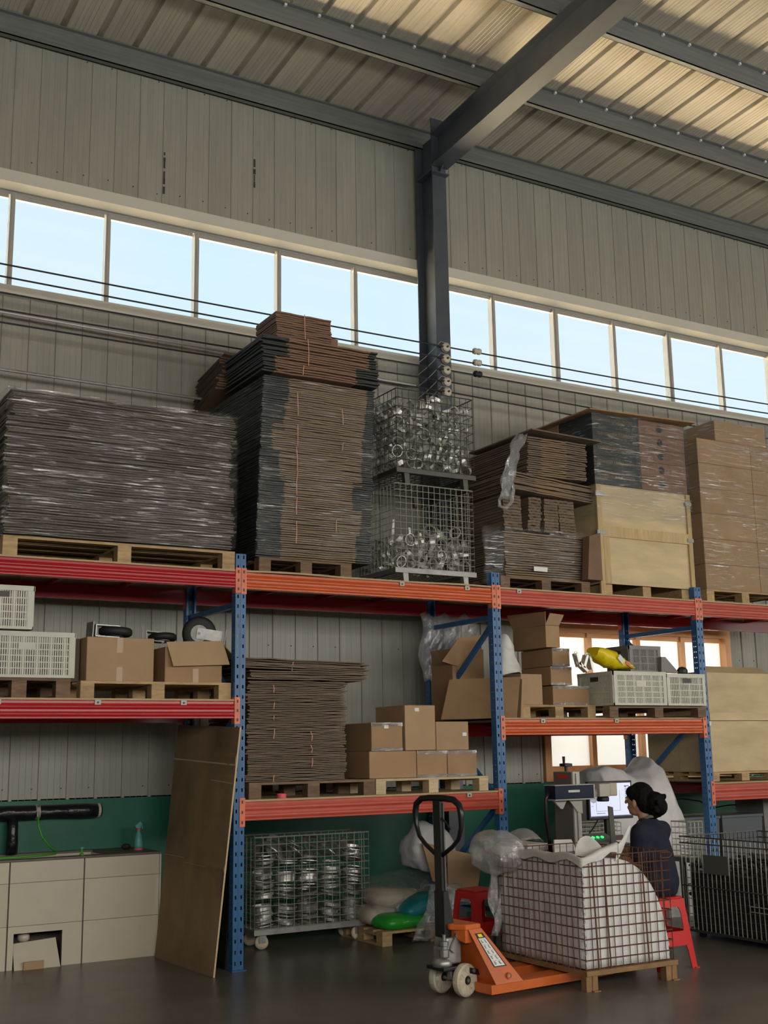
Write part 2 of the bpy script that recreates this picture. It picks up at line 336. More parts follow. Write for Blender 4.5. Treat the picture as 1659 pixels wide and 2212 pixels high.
# ---- the rest of the hall, behind and beside the camera
struct('wall_front', MB().box(-14, 24, -11.5, -11.3, 0, 9.1), G['panel'])
n += 1
wf = struct('window_%d' % n, MB().box(-8.05, 22.05, -11.3, -11.22, 2.22, 2.3).box(-8.05, 22.05, -11.3, -11.22, 3.9, 3.98), G['alu'])
for k in range(21): struct('mullion', MB().box(-8.03+1.5*k, -7.97+1.5*k, -11.3, -11.22, 2.3, 3.9), G['alu'], wf)
for k in range(20): struct('pane', MB().box(-7.97+1.5*k, -6.53+1.5*k, -11.28, -11.27, 2.3, 3.9), G['frost'], wf)
struct('wall_left', MB().box(-14.2, -14, -11.5, 1.78, 0, 9.1), G['panel'])
struct('wall_right', MB().box(24, 24.2, -11.5, 1.78, 0, 9.1), G['panel'])
# ---- roof sheets, purlins, rafter
RZ = lambda y: 7.95+.05*(1.6-y)
ce = struct('ceiling', MB().prism([(-14.2,1.95,RZ(1.95)+.075),(-14.2,-11.6,RZ(-11.6)+.075),(-14.2,-11.6,RZ(-11.6)+.2),(-14.2,1.95,RZ(1.95)+.2)], (38.4,0,0)), G['roof'])
RW = .3335
b = MB(); pr = [(0,0),(.272,0),(.284,.04),(.322,.04),(.3335,0),(.3335,.07),(0,.07)]
L0 = 13.4
b.prism([(px, 0, pz) for px, pz in pr], (0, -L0, L0*.05))
for gx in (.06,.10,.14,.18,.22): b.prism([(gx,-.0,.004),(gx+.012,0,.004),(gx+.006,0,-.003)], (0,-L0,L0*.05))
rme = b.mesh('roof_sheet', G['roof'])
x = -1.479-RW*16-.30
while x < 12.5: link('roof_sheet', rme, ce, (x, 1.9, RZ(1.9))); x += RW
for i in range(11):
    y = 1.50-1.205*i; zt = RZ(y); h = .205
    m = MB(); m.box(-14, 24, y, y+.010, zt-h, zt-.003); m.box(-14, 24, y, y+.065, zt-h, zt-h+.008); m.box(-14, 24, y-.04, y+.01, zt-.010, zt-.002); m.box(-14, 24, y+.058, y+.066, zt-h, zt-h+.03)
    struct('purlin', m, G['purlin'], ce)
m = MB()
for i in range(1, 5):
    y = 1.50-1.205*i; x = -1.479-RW*4-.02
    while x < 9: m.box(x-.012, x+.012, y-.03, y-.004, RZ(y)-.03, RZ(y)-.008); x += RW
o = struct('purlin_clips', m, G['white'], ce); o['kind'] = 'stuff'
CX = 2.69; FW = .083
col = thing('steel_column', 'dark grey steel I-section column standing against the wall', 'column', (CX, 1.38, 0))
part('front_flange', MB().box(CX-FW, CX+FW, 1.21, 1.222, 0, 7.95), G['steel'], col)
part('rear_flange', MB().box(CX-FW, CX+FW, 1.528, 1.54, 0, 7.80), G['steel'], col)
part('web', MB().box(CX-.004, CX+.004, 1.222, 1.528, 0, 7.80), G['steel'], col)
m = MB(); m.box(CX-FW, CX-.004, 1.222, 1.528, 7.37, 7.38); m.box(CX+.004, CX+FW, 1.222, 1.528, 7.37, 7.38); m.box(CX-FW, CX+FW, 1.14, 1.21, 7.31, 7.322); m.prism([(CX-.005,1.21,7.31),(CX-.005,1.13,7.40),(CX-.005,1.21,7.40)], (.01,0,0))
part('knee_stiffener', m, G['steel'], col)
part('base_plate', MB().box(CX-.14, CX+.14, 1.17, 1.58, 0, .02), G['steel'], col)
raf = thing('roof_rafter', 'dark steel I-beam rafter sloping up from the column head', 'rafter', (CX, 1.2, 7.4))
def sl(y): return .05*(1.2-y)
def slab(xa, xb, za, zb): return MB().prism([(xa,1.21,7.405+za),(xa,-11.2,7.405+sl(-11.2)+za),(xa,-11.2,7.405+sl(-11.2)+zb),(xa,1.21,7.405+zb)], (xb-xa,0,0))
part('bottom_flange', slab(CX-.10, CX+.10, 0, .012), G['steel'], raf)
part('top_flange', slab(CX-.10, CX+.10, .348, .36), G['steel'], raf)
part('web', slab(CX-.004, CX+.004, .012, .348), G['steel'], raf)
for y in (.32+.02, -.87):
    part('purlin_cleat', MB().box(CX-.09, CX-.01, y+.0, y+.012, 7.405+sl(y)+.36, 7.405+sl(y)+.50), G['steel'], raf)
# ---- overhead lines on insulators
for i, (z0, z1, z2) in enumerate(((5.50,5.45,5.53),(5.40,5.33,5.42),(5.25,5.21,5.27),(5.09,5.09,5.06),(4.98,4.985,4.90))):
    pts = [(-4 + t*6.69/12, 1.165, z0+(z1-z0)*t/12-.02*math.sin(PI*t/12)) for t in range(13)]+[(CX+t*7.5/12, 1.165, z1+(z2-z1)*t/12-.03*math.sin(PI*t/12)) for t in range(1,13)]
    nm = ('topmost','second from the top','middle','second from the bottom','lowest')[i]
    wv = solo('overhead_cable', MB().tube(pts, .0075, 6), G['cable'], '%s of the five black cables strung along the wall at the column' % nm, 'cable', 'cables strung along the wall')
    ins = thing('insulator', 'white porcelain insulator knob on the column, %s of the five' % nm, 'insulator', (CX, 1.21, z1), 'insulators on the column')
    part('knob', MB().lathe([(.012,0),(.042,.004),(.047,.014),(.036,.022),(.036,.03),(.047,.038),(.044,.05),(.016,.056)], (CX+.005, 1.21, z1), (0,-1,0), 16), G['ceram'], ins, smooth=True)
    part('bolt', MB().lathe([(.010,0),(.010,.075)], (CX+.005, 1.21, z1), (0,-1,0), 8), G['screw'], ins)
    t_ = MB().tube([(CX, 1.15, z1+.03), (CX-.06, 1.17, z1+.05), (CX-.10, 1.26, z1-.02), (CX-.14, 1.34, z1-.08), (CX-.17, 1.44, z1-.12)], .004, 5)
    part('tie_wire', t_, G['wire'], ins)
    if i < 3:
        en = solo('strain_insulator', MB().lathe([(.014,-.045),(.030,-.04),(.034,-.015),(.02,0),(.034,.015),(.030,.04),(.014,.045)], (CX+.37, 1.165, z1+.012), (1,0,.02), 12), G['ceram' if i < 2 else 'rubber'],
             'small %s strain insulator on the %s cable right of the column' % ('pale' if i < 2 else 'black', nm), 'insulator', 'strain insulators', smooth=True)
solo('conduit_bar', MB().tube([(-4, 1.3, 4.66), (-1.5, 1.3, 4.612), (.12, 1.3, 4.60), (1.2, 1.3, 4.60), (2.55, 1.35, 4.60)], .014, 8), G['zinc'], 'thin grey conduit pipe running along the wall below the cables', 'pipe')
solo('conduit_bar', MB().tube([(-4, 1.42, 5.13), (-1.6, 1.42, 5.15), (.5, 1.42, 5.12), (2.5, 1.45, 5.1)], .012, 8), G['alu'], 'light metal strip running along the wall among the lower cables', 'pipe')
# ================================================================== pallet racks
UX = [-2.356, 0, 2.356, 4.713, 7.069]
UW, UD, RD, UH = .082, .07, 1.10, 3.0
def slotted(mb, x0, x1, holes, z0, z1, pitch, hh, zs, fn):
    # plate with columns of rectangular holes; fn maps (a, z) to a 3D point
    us = [x0]
    for h in holes: us += [h[0], h[1]]
    us.append(x1)
    def q(a, b, c, d): mb.add([fn(a,c), fn(b,c), fn(b,d), fn(a,d)], [(0,1,2,3)])
    for i in range(len(us)-1):
        if i % 2 == 0: q(us[i], us[i+1], z0, z1)
        else:
            z = z0; zh = zs
            while zh+hh < z1: q(us[i], us[i+1], z, zh); z = zh+hh; zh += pitch
            q(us[i], us[i+1], z, z1)
def upright_mesh():
    b = MB(); w2 = UW/2
    slotted(b, -w2, w2, [(-.028,-.016),(.016,.028)], 0.008, UH, .075, .026, .037, lambda a, z: (a, 0 if abs(a) > .01 or True else .006, z))
    for s in (-1, 1):
        slotted(b, 0, UD, [(.022,.030),(.046,.054)], 0.008, UH, .05, .009, .03, lambda a, z, s=s: (s*w2, a, z))
        b.add([(s*w2,UD,.008),(s*w2,UD,UH),(s*(w2-.014),UD,UH),(s*(w2-.014),UD,.008)], [(0,1,2,3)])
    b.box(-.003, .003, -.0025, 0, .008, UH)
    return b.mesh('upright', G['blue'])
ume = upright_mesh()
names = ['left end', 'left bay and middle bay', 'middle bay and right bay', 'right bay and far right bay', 'far right end']
labs = ['blue slotted rack frame at the far left end of the racks', 'blue slotted rack frame beside the leaning brown cardboard sheet', 'blue slotted rack frame behind the pallet truck handle', 'blue slotted rack frame behind the seated person', 'blue slotted rack frame at the far right end of the racks']
for i, ux in enumerate(UX):
    t = thing('rack_frame', labs[i], 'rack frame', (ux, RD/2, 0), 'rack frames')
    for y, s in ((0, 1), (RD, -1)):
        u = link('upright', ume, t, (0, y-RD/2, 0), (0, 0, 0 if s == 1 else PI)); mods(u, solid=.0028)
        part('foot_plate', MB().box(ux-.055, ux+.055, y-.03 if s == 1 else y-.09, y+.09 if s == 1 else y+.03, 0, .008), G['blue'], t)
    for z in (.22, 2.62): part('brace', MB().box(ux-.018, ux+.018, UD*.5, RD-UD*.5, z-.02, z+.02), G['blue'], t)
    zz = [2.58, 1.83, 1.08, .33]
    for a in range(3):
        za, zb = zz[a], zz[a+1]
        ya, yb = (UD*.6, RD-UD*.6) if (a+i) % 2 == 0 else (RD-UD*.6, UD*.6)
        d = V((0, yb-ya, zb-za)).normalized(); nrm = V((0, -d.z, d.y))
        part('brace', MB().obox((ux, (ya+yb)/2, (za+zb)/2), (.016,0,0), d*(V((0,yb-ya,zb-za)).length/2), nrm*.02), G['blue'], t)
def beam(i, ztop, y, h, mt, cm, label, back=False, clips=()):
    x0, x1 = UX[i]+UW/2+.001, UX[i+1]-UW/2-.001
    s = -1 if back else 1; yf = y
    t = thing('rack_beam', label, 'rack beam', ((x0+x1)/2, y, ztop-h), 'rack beams')
    pf = [(.004,0),(0,.03),(0,.10)]+[(-.0055*math.sin(PI*k/8)-.0005, .12+.26*k/8) for k in range(9)]+[(0,.40),(0,.50)]+[(-.0055*math.sin(PI*k/8)-.0005, .52+.26*k/8) for k in range(9)]+[(0,.80),(.002,.84),(.002,.97),(.005,1),(.022,1),(.022,.88),(.046,.88),(.046,0)]
    part('beam', MB().prism([(x0, yf+s*a, ztop-h+b_*h) for a, b_ in pf], (x1-x0,0,0)), G[mt], t)
    for sx, xe in ((1, x0), (-1, x1)):
        m = MB(); xa, xb = sorted((xe, xe-sx*.040)); z0, z1 = ztop-h-.04, ztop+.03
        ya, yb = sorted((yf-s*.0085, yf-s*.003)); m.box(xa, xb, ya, yb, z0, z1)
        c = part('connector', m, G[cm], t)
        m = MB(); yc = yf-s*.009
        for zz_ in (z0+.03, (z0+z1)/2, z1-.03): m.box((xa+xb)/2-.006, (xa+xb)/2+.006, min(yc,yc-s*.002), max(yc,yc-s*.002), zz_-.011, zz_+.011)
        part('lock_hole', m, G['screw'], c)
        xa, xb = sorted((xe, xe+sx*.003)); m = MB(); ya, yb = sorted((yf-s*.0085, yf+s*.05)); m.box(xa, xb, ya, yb, z0, z1); part('connector_side', m, G[cm], t)
    for xc in clips:
        m = MB().box(xc-.022, xc+.022, yf-.008, yf-.002, ztop-.030, ztop+.004).box(xc-.006, xc+.006, yf-.011, yf-.008, ztop-.022, ztop-.008, 1)
        part('board_clip', m, [G['zinc'], G['screw']], t)
    return t
BT, MT1, MT3, L1 = 2.862, 1.893, 1.757, 1.165
beam(0, BT, 0, .122, 'red', 'redor', 'bright red front beam under the film-wrapped stack at the left')
beam(1, BT, 0, .128, 'orange', 'redor', 'orange front beam of the top shelf below the tall carton stack and mesh cages', clips=(.85+.57, 2.06))
beam(2, BT, 0, .135, 'salmon', 'redor', 'dull red front beam of the top shelf below the plywood crate', clips=(2.6,))
beam(3, BT, 0, .135, 'salmon', 'redor', 'dull red front beam of the top shelf at the right edge')
beam(0, MT1, 0, .126, 'red', 'redor', 'bright red front beam of the shelf above the tiled sink', clips=(-1.75, -1.07, -.44))
beam(2, MT3, 0, .13, 'orange', 'redor', 'orange front beam of the shelf holding plastic crates at right', clips=(2.80, 3.62))
beam(1, L1, 0, .135, 'salmon', 'redor', 'faded red front beam of the low shelf over the wire cart', clips=(2.02,))
beam(3, L1-.005, 0, .15, 'salmon', 'redor', 'dark red front beam of the low shelf at the right edge')
for i, z, l in ((0, BT, 'shaded red rear beam of the top shelf above the tiled sink'), (1, BT, 'shaded red rear beam of the top shelf above the tied cartons'), (2, BT, 'shaded red rear beam of the top shelf in front of the low window'), (3, BT, 'red rear beam of the top shelf at the right edge'), (0, MT1, 'red rear beam of the shelf above the tiled sink'),
                (2, MT3, 'rear beam of the shelf holding plastic crates at right'), (1, L1, 'rear beam of the low shelf over the wire cart'), (3, L1, 'dark red rear beam of the low shelf at the right edge')):
    beam(i, z-.002, RD, .125, 'red', 'redor', l, True)
def deck(i, z, label, wav=0):
    x0, x1 = UX[i]+UW/2+.006, UX[i+1]-UW/2-.006
    t = thing('shelf_board', label, 'shelf board', ((x0+x1)/2, RD/2, z), 'plywood shelf boards')
    b = MB(); N = 14
    top = [[V((x0+(x1-x0)*a/N, yy, z+.001+ (wav*(.012*max(0,math.sin((a/N)*9)) ) if yy < .1 else 0))) for a in range(N+1)] for yy in (-.004, .35, .75, RD+.004)]
    b.grid([[p+V((0,0,.014)) for p in r] for r in top]); b.grid([list(reversed(r)) for r in top])
    for r in (top[0], top[-1]):
        for a in range(N):
            q = [r[a], r[a+1], r[a+1]+V((0,0,.014)), r[a]+V((0,0,.014))]; b.add(q if r is top[0] else list(reversed(q)), [(0,1,2,3)])
    part('board', b, G['ply'], t)
    for xx in (.25, .5, .75): part('tie_bar', MB().box(x0+(x1-x0)*xx-.02, x0+(x1-x0)*xx+.02, .05, RD-.05, z-.035, z-.002), G['red'], t)
deck(0, BT, 'plywood board of the top shelf under the film-wrapped stack at left'); deck(1, BT, 'plywood board of the top shelf under the tall carton stack', .6); deck(2, BT, 'plywood board of the top shelf under the plywood crate'); deck(3, BT, 'plywood board of the top shelf at the right edge')
deck(0, MT1, 'plywood board of the shelf above the tiled sink'); deck(2, MT3, 'plywood board of the shelf holding plastic crates'); deck(1, L1, 'plywood board of the low shelf over the wire cart'); deck(3, L1-.004, 'plywood board of the low shelf at the right edge')

# ================================================================== pallets
def pallet(x0, x1, y0, y1, z, h, mt, label, nb=3, runner=True, boards=5, bw=.1, tb=.02):
    t = thing('pallet', label, 'pallet', ((x0+x1)/2, (y0+y1)/2, z), 'wooden pallets')
    W = x1-x0; D = y1-y0
    for k in range(boards):
        yc = y0+.045+(D-.09)*k/(boards-1); part('deck_board', MB().box(x0, x1, yc-.045, yc+.045, z+h-tb*.9, z+h), G[mt], t)
    for k in range(nb):
        xc = x0+bw/2+(W-bw)*k/(nb-1)
        part('stringer_board', MB().box(xc-bw/2, xc+bw/2, y0+.001, y1-.001, z+h-tb*1.8, z+h-tb*.9), G[mt], t)
        for yc in (y0+.05, (y0+y1)/2, y1-.05): part('block', MB().box(xc-bw/2, xc+bw/2, yc-.048, yc+.048, z+(.018 if runner else 0), z+h-tb*1.8), G[mt], t)
        if runner: part('bottom_board', MB().box(xc-bw/2, xc+bw/2, y0+.002, y1-.002, z, z+.018), G[mt], t)
    return t
ZT, ZM1, ZM3, ZL = BT+.016, MT1+.016, MT3+.016, L1+.016
pallet(-1.765, -.05, .0, 1.0, ZT, .135, 'pine', 'wide pine pallet under the film-wrapped stack at left', runner=False)
pallet(.195, 1.01, .10, 1.0, ZT, .128, 'pined', 'brown pallet under the tall carton stack')
pallet(2.50, 3.50, .12, 1.05, ZT, .12, 'pined', 'dark pallet under the loose cartons left of the plywood crate')
pallet(4.90, 5.95, .06, 1.05, ZT, .125, 'pine', 'pallet under the wrapped cartons at the right edge')
pallet(-1.95, -1.25, .05, 1.0, ZM1, .135, 'pined', 'dark brown pallet under the white plastic crates at left')
pallet(-1.18, -.05, .05, 1.0, ZM1, .122, 'pine', 'pine pallet under two cartons of caster wheels', runner=False, bw=.098)
pallet(.10, 1.17, .05, 1.0, ZL, .118, 'pined', 'brown pallet under the tied carton stack', runner=False)
pallet(1.18, 2.25, .05, 1.0, ZL, .118, 'pinel', 'pale new pallet under the small sealed cartons', runner=False, bw=.09)
pallet(2.66, 3.475, .10, 1.0, ZM3, .112, 'pine', 'light pallet under the stacked cartons beside the plastic crates', bw=.09)
pallet(3.50, 4.66, -.06, 1.0, ZM3, .10, 'pined', 'dark pallet under the white plastic crates at right', bw=.10)
pallet(4.86, 5.75, .12, 1.05, ZL, .085, 'pine', 'pallet under the large plywood case at right')
pallet(1.36, 2.35, .30, 1.0, 0, .11, 'pine', 'floor pallet under the film-covered sacks', bw=.09)
# ================================================================== loads on the racks
def sheet_mesh(W, D, t, bands=(), mats=('card',), amp=.003, N=8):
    b = MB(); xs = sorted(set([i/N for i in range(N+1)]+[f for bd in bands for f in bd if 0 < f < 1])); zz = [R(-amp, amp) for _ in xs]; yy = [R(-.006, .006) for _ in xs]; y2 = [R(-.006, .006) for _ in xs]
    n = len(xs); P = []
    for i, f in enumerate(xs):
        X = -W/2+W*f; P += [(X,-D/2+yy[i],zz[i]),(X,D/2+y2[i],zz[i]),(X,D/2+y2[i],zz[i]+t),(X,-D/2+yy[i],zz[i]+t)]
    fs = []; ms = []
    for i in range(n-1):
        a, c = i*4, i*4+4; mid = (xs[i]+xs[i+1])/2; mi = 1 if any(lo <= mid <= hi for lo, hi in bands) else 0
        fs += [(a,c,c+3,a+3),(a+3,c+3,c+2,a+2),(a+1,a+2,c+2,c+1),(a,a+1,c+1,c)]; ms += [mi]*4
    fs += [(0,3,2,1),((n-1)*4,(n-1)*4+1,(n-1)*4+2,(n-1)*4+3)]; ms += [1 if any(lo <= 0 for lo, hi in bands) else 0, 1 if any(hi >= 1 for lo, hi in bands) else 0]
    b.v = [V(p) for p in P]; b.f = fs; b.m = ms
    return b.mesh('flattened_carton', [G[k] for k in mats])
def sheets(x0, x1, y0, y1, z0, z1, n, label, group, mats=('card',), bands=((),), jit=.012, tilt=0, lean=0, fill=.78, sag=0, rot=(0,0,0), name='flattened_carton', zrot=.012):
    W, D = x1-x0, y1-y0; p = (z1-z0)/n; vs = [[sheet_mesh(W, D, p*fill, b, mats) for _ in range(4)] for b in bands]
    gx = gy = 0
    for i in range(n):
        if i % 7 == 0: gx, gy = R(-jit,jit)*.9, R(-jit,jit)*.6
        bi = min(len(bands)-1, int(i/n*len(bands)+R(-.15,.15))) if len(bands) > 1 else 0
        o = link(name, random.choice(vs[max(0,bi)]), None, ((x0+x1)/2+R(-jit,jit)*.7+gx+lean*i/n, (y0+y1)/2+R(-jit,jit)*.5+gy, z0+p*i+.001), (rot[0], rot[1], R(-zrot,zrot)))
        pos = 'lowest ' if i == 0 else 'topmost ' if i == n-1 else ''
        tag(o, pos+label+('' if pos or n < 12 else (', lower third', ', middle third', ', upper third')[min(2, i*3//n)]), 'carton', group)
def shell(name, x0, x1, y0, y1, z0, z1, mt, label, top=True, amp=.012, top_x=None, n=14, bulge=0, ragged=0):
    b = MB(); per = []
    for k in range(n): per.append((x0+(x1-x0)*k/n, y0))
    for k in range(n): per.append((x1, y0+(y1-y0)*k/n))
    for k in range(n): per.append((x1-(x1-x0)*k/n, y1))
    for k in range(n): per.append((x0, y1-(y1-y0)*k/n))
    cx, cy = (x0+x1)/2, (y0+y1)/2; rows = []
    for j in range(n+1):
        f = j/n; row = []
        for (px, py) in per+per[:1]:
            d = V((px-cx, py-cy, 0)); d = V((d.x/(x1-x0), d.y/(y1-y0), 0)).normalized()
            q = noise.noise(V((px*4, py*4, f*9)))*amp+amp*.6+bulge*math.sin(PI*f)
            sh = (top_x*f if top_x else 0); zz_ = z0+(z1-z0)*f
            if ragged and j in (0, n): zz_ += ragged*noise.noise(V((px*5, py*5, j)))
            row.append(V((px+d.x*q+sh, py+d.y*q, zz_)))
        rows.append(row)
    b.grid(rows)
    if top:
        b.add([(x0+(top_x or 0),y0,z1+.004),(x1+(top_x or 0),y0,z1+.004),(x1+(top_x or 0),y1,z1+.004),(x0+(top_x or 0),y1,z1+.004)], [(0,1,2,3)])
    return solo(name, b, G[mt], label, 'stretch film', smooth=True)
def text(body, size, loc, rot, mt, parent, depth=.0008, name='printed_text'):
    cu = bpy.data.curves.new('t', 'FONT'); cu.body = body; cu.size = size; cu.extrude = depth; cu.align_x = 'CENTER'; cu.align_y = 'CENTER'
    ob = bpy.data.objects.new('t', cu); me = bpy.data.meshes.new_from_object(ob); bpy.data.objects.remove(ob); bpy.data.curves.remove(cu)
    me.name = name; me.materials.clear(); me.materials.append(G[mt])
    return link(name, me, parent, V(loc)-worg(parent), rot)
def strings(pts, label, group):
    for (x, y, z0, z1) in pts:
        m = MB(); m.tube([(x, y, z0), (x+R(-.006,.006), y-.004, (z0+z1)/2), (x+R(-.01,.01), y, z1)], .0035, 5)
        solo('packing_string', m, G['string'], label, 'string', group)
# ---- wrapped stack of flattened cartons at the left
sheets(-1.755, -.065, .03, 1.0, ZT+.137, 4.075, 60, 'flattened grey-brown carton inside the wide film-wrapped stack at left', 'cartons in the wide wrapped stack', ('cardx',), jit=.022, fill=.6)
shell('stretch_film', -1.775, -.05, .01, 1.02, ZT+.15, 4.085, 'film', 'shiny clear stretch film around the wide carton stack at left', amp=.016, bulge=.01)
# ---- tall wrapped stack
sheets(.165, 1.185, .09, 1.22, ZT+.13, 4.49, 84, 'flattened carton inside the tall film-wrapped stack', 'cartons in the tall wrapped stack', ('cardt','cardk'), (((0,.2),(.86,1)),((0,.2),(.9,1)),((0,.22),(.82,1)),((0,.17),(.9,1)),((0,.1),(.9,1)),((0,.2),(.92,1)),((0,.22),(.93,1))), jit=.009, lean=.06, fill=.62)
shell('stretch_film', .15, 1.205, .07, 1.235, ZT+.14, 4.47, 'filmd', 'clear stretch film around the tall carton stack', amp=.012, top=True, top_x=.06)
sheets(.205, 1.265, .06, .82, 4.505, 4.825, 15, 'loose flattened carton lying on top of the tall stack', 'loose cartons on the tall stack', ('cardr','cardk'), (((0,.1),(.8,1)),((0,.22),(.93,1))), jit=.02, fill=.62, zrot=.03)
sheets(.17, 1.20, .88, 1.46, 4.54, 4.86, 14, 'drooping flattened carton at the rear of the tall stack', 'drooping cartons behind the loose ones', ('cardr','cardk'), (((0,.0),),), jit=.02, fill=.6, rot=(-.16,0,0), zrot=.05)
sheets(.345, .85, .12, .52, 4.835, 5.06, 12, 'small flattened carton in the tied bundle topping the tall stack', 'tied bundle on the very top', ('cardr',), jit=.008, fill=.75)
solo('small_carton', MB().prism([(.86,.42,4.835),(1.06,.42,4.835),(1.075,.42,5.02),(.86,.42,5.04)], (0,.28,0)), G['cardr'], 'small brown carton beside the bundle topping the tall stack', 'carton', bevel=.004)
strings([(.60,.103,4.845,5.06),(.60,.045,4.60,4.83),(.55,.045,4.515,4.60)], 'pink string tying the bundles on top of the tall stack', 'strings on the top bundles')
strings([(.52+i*-.004, .075, z, z+h) for i, (z, h) in enumerate(((4.18,.2),(3.92,.18),(3.72,.2),(3.52,.2),(3.36,.14),(3.13,.18)))]+[(.93,.075,4.15,4.29),(.92,.075,3.93,4.0),(.86,.075,3.25,3.35)], 'pink string tying a carton bundle in the tall stack', 'strings on the tall stack')
# ---- wire cages on the top shelf
def wire_panel(p0, u, v, nu, nv, r, mb=None):
    b = mb or MB(); p0, u, v = V(p0), V(u), V(v)
    for i in range(nu+1): b.tube([p0+u*i/nu, p0+u*i/nu+v], r, 4, cap=False)
    off = u.cross(v).normalized()*r*1.6
    for j in range(nv+1): b.tube([p0+v*j/nv+off, p0+v*j/nv+u+off], r, 4, cap=False)
    return b
def cage(x0, x1, y0, y1, zf, z0, z1, label, mw, mf, nx, nz, r=.0027, ny=None, foot=.05, group=None, name='wire_cage'):
    t = thing(name, label, 'wire cage', ((x0+x1)/2, (y0+y1)/2, zf), group); ny = ny or max(3, int(nx*(y1-y0)/(x1-x0)))
    part('mesh_panel', wire_panel((x0,y0,z0), (x1-x0,0,0), (0,0,z1-z0), nx, nz, r), G[mw], t, kind='stuff')
    part('mesh_panel', wire_panel((x0,y1,z0), (x1-x0,0,0), (0,0,z1-z0), nx, nz, r), G[mw], t, kind='stuff')
    part('mesh_panel', wire_panel((x0,y0,z0), (0,y1-y0,0), (0,0,z1-z0), ny, nz, r), G[mw], t, kind='stuff')
    part('mesh_panel', wire_panel((x1,y0,z0), (0,y1-y0,0), (0,0,z1-z0), ny, nz, r), G[mw], t, kind='stuff')
    part('floor_mesh', wire_panel((x0,y0,z0), (x1-x0,0,0), (0,y1-y0,0), nx, ny, r), G[mw], t, kind='stuff')
    part('base_frame', MB().box(x0-.01, x1+.01, y0-.012, y0+.03, z0-.04, z0).box(x0-.01, x1+.01, y1-.03, y1+.012, z0-.04, z0).box(x0-.01, x0+.03, y0+.03, y1-.03, z0-.04, z0).box(x1-.03, x1+.01, y0+.03, y1-.03, z0-.04, z0), G[mf], t)
    if foot:
        for xx in (x0+.07, x1-.12):
            for yy in (y0, y1-.06):
                part('foot', MB().prism([(xx, yy, z0-.04), (xx+foot, yy, z0-.04), (xx+foot*1.1, yy, zf), (xx+.01, yy, zf)], (0,.05,0)), G[mf], t)
    part('top_rim', MB().tube([(x0,y0,z1),(x1,y0,z1),(x1,y1,z1),(x0,y1,z1),(x0,y0,z1)], r*1.8, 5), G[mw], t)
    return t
cl = cage(1.425, 2.215, .10, .98, ZT, 3.00, 3.72, 'lower of two stacked wire cages, half full of steel rings', 'wire', 'zinc', 14, 13)
cu_ = cage(1.455, 2.24, .10, .98, 3.725, 3.855, 4.55, 'upper of two stacked wire cages, full of steel rings, below the column', 'wired', 'wired', 12, 9, r=.0033)
part('back_handle', MB().tube([(2.24,.98,4.50),(2.42,.98,4.44),(2.26,.98,4.05)], .004, 5), G['wired'], cu_)
def ring_mesh(r, w_, t, oval=1.0, n=14):
    b = MB().lathe([(r,-w_/2),(r,w_/2),(r-t,w_/2),(r-t,-w_/2)], (0,0,0), (0,0,1), n, close=True)
    for p in b.v: p.x *= oval
    return b.mesh('steel_ring', G['ring'], smooth=False)
rms = [ring_mesh(.052,.032,.004), ring_mesh(.058,.026,.004), ring_mesh(.046,.04,.005,1.15), ring_mesh(.055,.03,.006,.85)]
def rings(x0, x1, y0, y1, z0, ztop, layers, step, label, group, left=0):
    c = 0; x = x0+.06
    def put(X, Y, Z):
        tag(link('steel_ring', random.choice(rms), None, (X+R(-.02,.02), Y+R(-.015,.015), Z+R(-.015,.015)), (R(0,PI), R(0,PI), R(0,PI))), label, 'steel ring', group)
    nx = int((x1-x0-.11)/step)
    for L in range(layers):
        for i in range(nx+1):
            X = x0+.06+(x1-x0-.12)*i/nx; zt = ztop(X); Z = z0+.055
            while Z < zt: put(X, y0+.065+L*.095, Z); Z += step*.92
    for k in range(left):
        Y = y0+.065+(layers+k)*.095; Z = z0+.055
        while Z < ztop(x0+.1): put(x0+.065, Y, Z); Z += step*.95
rings(1.455, 2.24, .10, .98, 3.86, lambda X: 4.54-.04*math.sin((X-1.45)*7)-(.10 if X > 2.02 else 0), 3, .095, 'loose pressed steel ring heaped in the upper wire cage', 'steel rings in the upper cage', 4)
rings(1.425, 2.215, .10, .98, 3.005, lambda X: 3.34-.03*math.sin(X*9), 3, .10, 'loose pressed steel ring heaped in the lower wire cage', 'steel rings in the lower cage', 4)
# a few bars standing in the lower cage
for i, (xx, h) in enumerate(((1.70,.5),(1.82,.34),(1.90,.44),(1.98,.4),(2.05,.46))):
    solo('steel_strip', MB().obox((xx, .62, 3.02+h/2), (.012,0,0), (0,.004,0), (R(-.02,.02),0,h/2)), G['ring'], 'upright steel strip standing in the lower wire cage', 'steel strip', 'strips in the lower cage')
# ---- loose cartons left of the plywood crate
sheets(2.57, 3.50, .13, 1.0, ZT+.123, 3.41, 20, 'flattened carton in the film-wrapped base of the dark carton pile', 'wrapped cartons at the base of the dark pile', ('cardt',), jit=.014, fill=.62)
shell('stretch_film', 2.55, 3.53, .11, 1.02, ZT+.14, 3.43, 'film', 'clear stretch film around the base of the dark carton pile', amp=.02, top=False, ragged=.06)
for i, (xa, xb) in enumerate(((2.60,2.80),(2.84,2.98),(3.02,3.18),(3.22,3.40))):
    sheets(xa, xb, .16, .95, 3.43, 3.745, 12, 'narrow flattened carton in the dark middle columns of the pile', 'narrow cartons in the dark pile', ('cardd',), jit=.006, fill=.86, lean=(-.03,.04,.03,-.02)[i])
sheets(2.62, 3.56, .10, .96, 3.755, 3.92, 9, 'flattened carton in the overhanging middle of the dark pile', 'overhanging cartons of the dark pile', ('cardd','cardt'), (((.3,.75),),), jit=.02, fill=.7, rot=(0,.05,0), zrot=.05)
